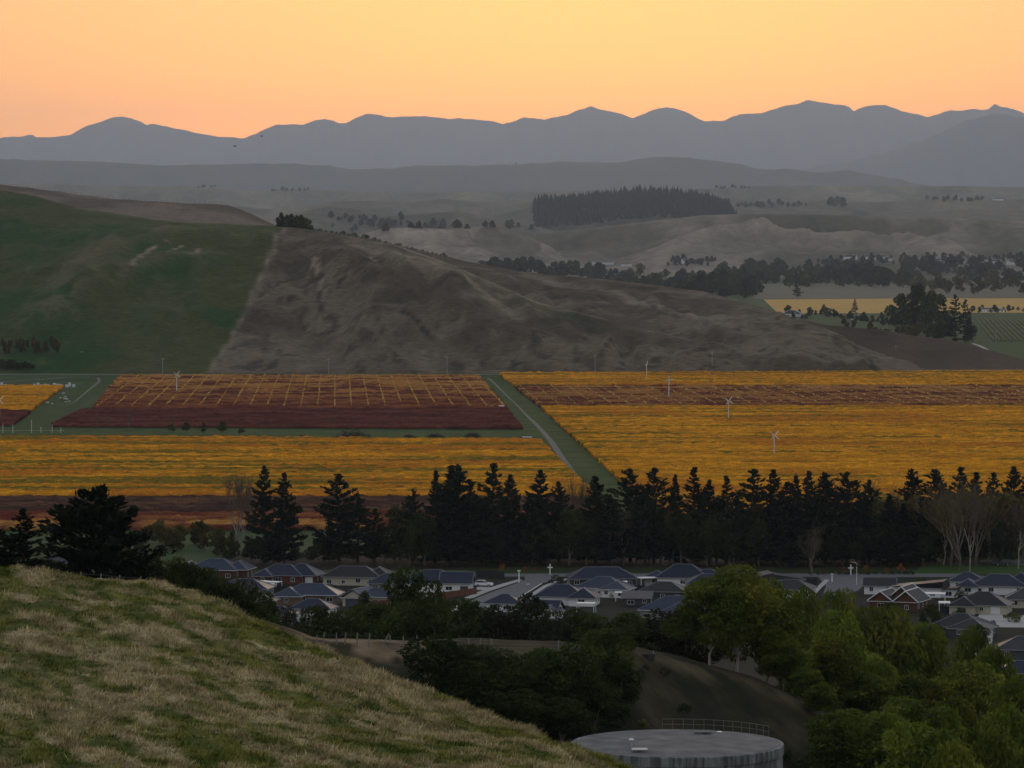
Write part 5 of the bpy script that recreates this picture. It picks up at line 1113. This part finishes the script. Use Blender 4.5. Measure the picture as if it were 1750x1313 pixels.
for k, (x, yf, h_, lb) in enumerate(((293,738,4,'first bush from the left on the green strip'),(318,740,5,'second bush from the left on the green strip'),(348,740,5,'third bush from the left on the green strip'),(380,742,6,'fourth bush from the left on the green strip'),(412,742,4,'fifth bush from the left on the green strip'))):
    plant('strip_bush', DARKS[k % 4] if k % 2 else FARY[0], G(x, yf), h_, 1.2, k, lb, 'bush', 'bushes on the green strip')
for k, (x, yf, yt, lb) in enumerate(((165,733,702,'thin sapling at the end of the left track'),(183,735,708,'second thin sapling on the green strip'),(220,737,698,'pale leafless sapling on the green strip'))):
    p = G(x, yf); plant('sapling', BARES[2], p, (yf-yt)/F*p.y, .8, k, lb, 'sapling')
sf = empty('strip_fence', G(60, 738)); tag(sf, 'white post fence along the green strip at the left edge', 'fence')
for x, hh in ((5,16),(22,14),(54,22),(70,10),(89,14),(104,9)):
    p = G(x, 740); q = MB().bar((0,0,-.2), (0,0,hh/F*p.y), .12, 6).build('post', M_lamp, sf); q.location = p-sf.location
tag(MB().bar(G(-30, 740)+Vector((0,0,1)), G(110, 740)+Vector((0,0,1)), .03, 4).build('rail', M_lamp, sf), None); bpy.data.objects['rail'].location = -sf.location

# ---- the trees on the hill
def on_hill(px, D):
    x = (px-CX)/F*D; z = float(hill_z(np.array([[x]]), np.array([[float(D)]]))[0, 0]); return Vector((x, D, z))
for k, (x, yt, D) in enumerate(((481,362,2868),(490,366,2874),(498,364,2860),(507,367,2866),(515,366,2858),(524,371,2862),(533,384,2850))):
    p = on_hill(x, D); top = H-(yt-HZ)/F*D
    plant('ridge_tree', FARD[k % 3], p, max(3, top-p.z), .75, k, f'{ordn(k)} tree from the left in the dark clump on the hill crest', 'tree', 'clump on the hill crest')
for k in range(26):
    x = 540+k*9.0+rg_.uniform(-3, 3); D = float(RR(np.array([(x-CX)/F*3060]))[0][0])-4; p = on_hill(x, D)
    plant('gorse_bush', SHRUB[0], p, rg_.uniform(1.2, 4.2) if k < 12 or k % 4 == 0 else rg_.uniform(.8, 1.8), 1.2, k, 'dark bush on the skyline of the brown hill', 'bush', 'bushes on the skyline of the brown hill')
p = on_hill(460, 2885); e = empty('trig_marker', p); tag(e, 'small white marker left of the clump on the hill crest', 'marker'); MB().lathe([(.9, -.3), (.12, 2.6), (.12, 3.6), (.01, 3.7)], 4).build('pyramid', M_lamp, e); MB().lathe([(.5, 3.3), (.5, 3.5), (.01, 3.5)], 10).build('disc', M_lamp, e)
hf = empty('ridge_fence', on_hill(200, 3345)); tag(hf, 'post fence along the top of the brown ridge behind the green slope', 'fence')
for k in range(42):
    x = 10+k*9.2; D = float(BR(np.array([(x-CX)/F*3340]))[0][0])-3; p = on_hill(x, D); q = MB().bar((0,0,-.3), (0,0,1.7), .11, 5).build('post', M_brush, hf); q.location = p-hf.location
for k in range(16):
    x = 2+k*6.6+rg_.uniform(-2, 2); D = 2540+rg_.uniform(-8, 8); p = on_hill(x, D)
    plant('hillfoot_poplar', FARY[k % 2], p, rg_.uniform(6, 11), .5, k, 'slim yellowing poplar at the foot of the green slope', 'poplar', 'poplars at the foot of the green slope')
for k in range(9):
    p = on_hill(4+k*6.5, 2502); plant('knob_bush', FARD[k % 3], p, rg_.uniform(5, 9)*(1-k*.06), 1.2, k, 'dark bush on the little knob at the left hill foot', 'bush', 'bushes at the left hill foot')

# ================================================================== the valley beyond
from mathutils.bvhtree import BVHTree
_bv, _bf, _n0 = [], [], 0
for o in S.objects:
    if o.type == 'MESH' and o.name.split('.')[0] in ('rolling_hill', 'forest_hill'):
        _bv += [v.co.copy() for v in o.data.vertices]; _bf += [[i+_n0 for i in p_.vertices] for p_ in o.data.polygons]; _n0 = len(_bv)
TERR = BVHTree.FromPolygons(_bv, _bf); del _bv, _bf
def T(px, py):                         # where the sight line through (px, py) meets the far ground
    d = Vector(((px-CX)/F, 1, -(py-HZ)/F)).normalized(); hit = TERR.ray_cast(Vector((0, 0, H)), d)[0]
    g = G(px, py) if py > HZ+8 else None
    if hit is None: return g
    return hit if g is None or hit.y < g.y else g
tag(sheet('golden_field', [(1305,512),(1900,508),(1980,534),(1330,536)], mat_noise('far_golden_vines', [(.3, (.36,.21,.03)), (.7, (.50,.30,.05))], .02, .95, 6), .02), kind='structure')
tag(sheet('terrace', [(1280,486),(2000,478),(2050,509),(1290,511)], mat_noise('terrace_pasture', [(.3, (.06,.065,.035)), (.7, (.11,.10,.06))], .01, .95, 6), .02), kind='structure')
tag(sheet('golden_field', [(1020,452),(1092,451),(1096,470),(1030,471)], mat_noise('tiny_golden_field', [(.3, (.30,.18,.03)), (.7, (.40,.25,.05))], .02, .95, 6), .02), kind='structure')
tag(sheet('green_field', [(1495,449),(1562,451),(1556,468),(1500,469)], M_lawn, .02), kind='structure')
tag(sheet('paddock', [(1664,588),(2000,586),(2050,627),(1745,628)], M_lawn, .02), kind='structure')
tag(sheet('brown_strip', [(1430,622),(2000,618),(2050,636),(1340,637.5)], mat_noise('rusty_scrub', [(.3, (.09,.04,.02)), (.7, (.17,.08,.035))], .05, .95, 7), .012), kind='structure')
track('valley_lane', [(1662,587),(1676,592),(1690,600),(1702,610),(1716,620),(1752,630)], [6,7,8,9,12,16], mat_plain('lane_gravel', (.34,.31,.27), .9), .03)
rows_ = empty('green_vineyard', G(1710, 585)); tag(rows_, 'green vine rows on the flat near the right edge', 'vineyard')
M_gvine = mat_noise('green_vines', [(.3, (.06,.07,.016)), (.7, (.14,.13,.03))], .4, .95)
for k in range(17):
    a = G(1668+k*8, 545+k*.3); b = G(1700+k*9.5, 584); mb = MB(); mb.tube([a+(b-a)*t+Vector((0, 0, .8)) for t in np.linspace(0, 1, 14)], [.7+.25*math.sin(t*31+k) for t in np.linspace(0, 1, 14)], 5); o = mb.build('vine_row', M_gvine, rows_); o.location = -rows_.location
def far_row(n, x0, x1, yf0, yf1, t0, t1, kinds, name, label, group, seed, wide=(.9, 1.4)):
    r = random.Random(seed)
    for k in range(n):
        x = x0+(x1-x0)*(k+r.uniform(.1, .9))/n; yf = r.uniform(yf0, yf1); p = T(x, yf); px_h = r.uniform(t0, t1)
        plant(name, r.choice(kinds), p, px_h/F*p.y, r.uniform(*wide), r.uniform(0, 6.28), label, 'tree', group)
far_row(34, 1160, 1300, 496, 512, 18, 40, FARD+FARS, 'valley_tree', 'dark tree in the clump where the brown hill meets the valley', 'valley clump behind the brown hill', 1)
far_row(64, 1215, 1510, 470, 492, 14, 36, FARD+FARS[:2], 'valley_tree', 'dark tree in the broad belt across the valley floor', 'broad belt across the valley floor', 2)
far_row(26, 1430, 1560, 476, 490, 10, 24, FARS, 'valley_tree', 'greyish tree at the right half of the valley belt', 'right half of the valley belt', 3)
far_row(30, 1530, 1800, 488, 504, 14, 32, FARY+FARS[:1], 'yellowing_tree', 'pale yellowing tree in the row right of the valley belt', 'pale row right of the valley belt', 4)  # pale yellowing valley trees of no known species
far_row(60, 1540, 1800, 456, 486, 10, 28, FARS+FARD, 'far_tree', 'grey tree behind the pale valley row', 'trees behind the pale valley row', 5)  # ordinary far valley trees, not a planted hedgerow
far_row(36, 800, 1030, 462, 478, 14, 34, FARD+FARS, 'hillside_tree', 'tree rising behind the middle of the brown hill', 'trees behind the middle of the brown hill', 6)
far_row(52, 1010, 1190, 472, 498, 10, 26, FARS+FARS+FARY+FARD, 'valley_tree', 'tree in the valley right of the long farm building', 'trees right of the long farm building', 7)
far_row(16, 1140, 1225, 446, 456, 8, 14, FARS, 'valley_tree', 'small far tree above the valley clump', 'small trees above the valley clump', 8)
far_row(50, 1395, 1780, 443, 458, 6, 16, FARD+FARS, 'far_tree', 'far tree along the foot of the pale hills', 'trees along the foot of the pale hills', 9)
far_row(18, 1310, 1440, 536, 552, 8, 18, FARD, 'garden_tree', 'dark garden tree around the farmhouse behind the hill tail', 'trees around the farmhouse', 10)
far_row(16, 1440, 1530, 545, 566, 8, 18, FARD+FARY, 'garden_tree', 'low tree between the farmhouse and the great dark clump', 'low trees left of the great dark clump', 11)
far_row(10, 1480, 1590, 572, 582, 12, 30, FARY, 'reed_tree', 'thin yellowish tree before the great dark clump', 'thin trees before the great dark clump', 12)
far_row(12, 1660, 1760, 528, 536, 6, 14, FARD+FARS, 'garden_tree', 'tree beside the white roofed farm at the right edge', 'trees at the right edge farm', 13)
for k, (x, yf, hp, kd, wf, lb) in enumerate(((1361,508,40,FARP[0],1.3,'lone dark conifer in the middle of the valley'),(1461,536,26,FARP[1],1.2,'dark conifer right of the farmhouse'),(1540,562,62,FARD[0],1.0,'left spreading tree of the great dark clump'),(1568,570,88,FARD[1],.95,'tallest spreading tree of the great dark clump'),(1592,572,78,FARD[2],.9,'spreading tree in the middle of the great dark clump'),(1612,578,68,FARP[0],1.5,'dark conifer right of the middle of the great clump'),(1632,584,82,FARP[1],1.3,'tall dark conifer of the great clump'),(1650,585,74,FARP[0],1.2,'rightmost dark conifer of the great clump'),(1606,584,50,FARD[0],1.0,'low dark tree in front of the great clump'),(1656,585,40,FARD[1],.8,'low dark tree at the right end of the great clump'))):
    p = G(x, yf); plant('valley_tree', kd, p, hp/F*p.y, wf, k, lb, 'tree')
far_row(22, 1560, 1760, 440, 452, 6, 14, FARS+FARD, 'far_tree', 'far tree round the white houses on the hill foot at the right', 'trees round the white houses at the right', 14)
far_row(20, 560, 700, 372, 392, 6, 14, FARS, 'hollow_tree', 'hazy tree in the hollow above the brown hill', 'hazy trees in the hollow above the brown hill', 15)
# farm buildings of the valley
FG = 'farm buildings of the valley'
house(1352, 541, -20, [(-9,9,0,10,3,3.5,'hip'),(3,11,-3,7,2.9,2.8,'hip')], 'white', 'dark', 'white farmhouse with dark hip roof behind the tail of the hill', group=FG, trim=M_trim)
hh_ = house(1042, 471, 0, [(-30,28,0,14,4.5,2.6,'gable_x')], 'white', 'blue', 'long pale farm building seen over the brown hill', group=FG, trim=M_trim, name='farm_building'); hh_.location = T(1042, 471)
hh_ = house(1034, 453, 0, [(-26,18,0,12,5,2,'gable_x')], 'white', 'grey', 'far white roofed packing shed above the long building', group=FG, trim=M_trim, name='farm_building'); hh_.location = T(1034, 453)
hh_ = house(1068, 455, 0, [(-8,14,0,10,4,2,'gable_x')], 'white', 'grey', 'small far white shed right of the packing shed', group=FG, trim=M_trim, name='farm_building'); hh_.location = T(1068, 455)
house(1697, 534, 0, [(-12,6,0,8,3.6,1.6,'gable_x'),(7,13,0,6,3,1.2,'gable_x')], 'white', 'grey', 'pale roofed farm sheds at the right edge', group=FG, trim=M_trim, name='farm_building')
house(1466, 546, 30, [(-5,5,0,6,2.6,1.6,'gable_x')], 'white', 'grey', 'small white cottage right of the farmhouse', group=FG, trim=M_trim)
for k, (x, y, w_, lb) in enumerate(((1452,444,13,'tiny white house left on the pale hill foot'),(1496,444,22,'pale roofed house on the hill foot above the green field'),(1518,446,10,'tiny pale house right of the green field'),(1618,450,26,'long white house on the hill foot near the right'),(1642,451,8,'small white house beside the long white one'),(1700,452,14,'white house near the right edge on the hill foot'),(1742,453,22,'white house at the right edge on the hill foot'),(1180,451,16,'pale house above the valley clump'),(905,464,8,'tiny white cottage among the trees over the brown hill'),(1470,483,8,'tiny white hut on the terrace'))):
    hh_ = house(x, y, k*7-20, [(-w_,w_,0,14,6,4,'gable_x')] if w_ > 12 else [(-8,8,0,10,4.5,3,'gable_x')], 'white', 'grey', lb, group=FG, trim=M_trim); hh_.location = T(x, y)
# ---- trees standing on the far hills
def hill_top_trees(n, x0, x1, yf0, yf1, D, t0, t1, kinds, label, group, seed, wide=(1.0, 1.5)):
    r = random.Random(seed)
    for k in range(n):
        x = x0+(x1-x0)*(k+r.uniform(.1, .9))/n; yf = r.uniform(yf0, yf1); p = T(x, yf+1.2) or at(x, yf, D)
        plant('hill_tree', r.choice(kinds), p-Vector((0, 0, 1)), r.uniform(t0, t1)/F*p.y+1, r.uniform(*wide), r.uniform(0, 6), label, 'tree', group)
hill_top_trees(9, 700, 800, 386, 390, 6050, 8, 20, FARD, 'dark tree on the crest of the nearest pale hill', 'trees on the nearest pale hill', 21)
hill_top_trees(2, 862, 874, 389, 391, 6050, 12, 17, FARD, 'lone dark tree at the right of the nearest pale hill', 'lone trees of the nearest pale hill', 22)
hill_top_trees(8, 590, 690, 384, 396, 7400, 8, 16, FARS, 'hazy tree above the left end of the nearest pale hill', 'hazy trees left of the pale hill', 23)
hill_top_trees(5, 334, 370, 319, 320, 13480, 3, 6, FARD, 'hazy tree in the left pair of clumps on the far skyline hill', 'left clump on the far hill', 24)
hill_top_trees(9, 462, 530, 324, 326, 13480, 4, 9, FARD, 'hazy tree in the hedge on the far skyline hill', 'hedge on the far hill', 25)
hill_top_trees(3, 1414, 1442, 349, 353, 10580, 12, 20, FARD, 'hazy round tree on the hill right of the wood', 'round trees right of the wood', 26)
hill_top_trees(14, 1255, 1380, 349, 354, 10580, 6, 12, FARS, 'hazy tree in the line running right from the wood', 'tree line right of the wood', 27)
hill_top_trees(12, 1583, 1680, 340, 344, 10580, 5, 10, FARD, 'hazy tree in the clump round the far white roof', 'clump round the far white roof', 28)
hill_top_trees(8, 1220, 1285, 320, 323, 13480, 4, 7, FARD, 'hazy tree in the low belt on the skyline hill', 'low belt on the skyline hill', 29)
hill_top_trees(7, 820, 950, 382, 396, 8600, 6, 12, FARS, 'hazy tree below the left end of the wood', 'trees below the wood', 30)
hill_top_trees(2, 870, 885, 280, 281, 19950, 2.5, 4, FARD, 'tiny tree on the dark ridge skyline', 'tiny trees on the dark ridge', 31)
fh = house(1706, 420, 0, [(-18,18,0,14,6,4,'gable_x')], 'white', 'grey', 'far white roof on the hill near the right edge', group=FG, trim=M_trim); fh.location = T(1706, 343)
# the pine wood on the far hill: too far to tell the trees apart
r = rng(77); V_, F_, b_ = [], [], 0
DW = far(9300); top_pts = crest([(a, b, DW) for a, b in ((905,352),(1000,346),(1060,338),(1115,335),(1170,339),(1248,352))])
for k in range(1900):
    t = r.random(); x = (912+336*t-CX)/F*DW; yy = DW-r.random()**1.3*680; zc = float(top_pts(np.array([x]))[1][0]); z = zc-(DW-yy)*.10-2
    h = r.uniform(20, 40)*(.7+.3*min(1, (1-t)*9)); ra = h*r.uniform(.16, .24); n = 6; a0_ = r.uniform(0, 6)
    for (zz, rr_) in ((.15, 1.0), (.5, .62)):
        ring = [(x+ra*rr_*r.uniform(.7, 1.3)*math.cos(a0_+i*math.tau/n), yy+ra*rr_*r.uniform(.7, 1.3)*math.sin(a0_+i*math.tau/n), z+h*(zz+r.normal(0, .03))) for i in range(n)]
        V_ += ring+[(x+r.normal(0, .5), yy, z+h*(.68 if zz < .3 else 1))]; F_ += [(b_+i, b_+(i+1) % n, b_+n) for i in range(n)]; b_ += n+1
tag(obj('pine_wood', mesh_np('pine_wood', V_, F_, M_pine)), 'dark pine wood covering the top of the far hill', kind='stuff')
# ---- birds over the valley
M_bird = mat_plain('bird_dark', (.015,.015,.015), .8)
for k, (x, y, lb) in enumerate(((401,250,'left bird gliding before the mountains'),(447,233,'upper bird gliding at the mountain skyline'),(533,284,'lower right bird before the dark ridge'))):
    e = empty('bird', at(x, y, 420+60*k), k*.8, 1.0); tag(e, lb, 'bird')
    bd_ = MB(); V = []; n = 6
    rings = [(-.16,.01),(-.08,.045),(.04,.05),(.13,.03),(.17,.035),(.21,.02),(.25,.004)]
    for xx, rr_ in rings: V += [(xx, rr_*math.cos(i*math.tau/n), rr_*math.sin(i*math.tau/n)) for i in range(n)]
    bd_.add(V, [(a*n+i, a*n+(i+1) % n, (a+1)*n+(i+1) % n, (a+1)*n+i) for a in range(len(rings)-1) for i in range(n)]).build('body', M_bird, e)
    for s in (-1, 1): MB().add([(.08, s*.03, .02), (-.06, s*.03, .02), (-.02, s*.24, .10), (.09, s*.22, .11), (-.04, s*.46, .06)], [(0, 1, 2, 3), (3, 2, 4)]).build('wing', M_bird, e)

# ---- labels that single out each member of a row, by its place from the left
_same = {}
for o in S.objects:
    if o.parent is None and o.get('label') and o.get('group'): _same.setdefault((o['group'], o['label']), []).append(o)
for (g_, lb), L in _same.items():
    if len(L) < 2 or len(L) > 66 or len(lb.split()) > 13: continue
    L.sort(key=lambda o: o.location.x/o.location.y)
    for k, o in enumerate(L): o['label'] = f'{ordn(k)} from left, {lb}'
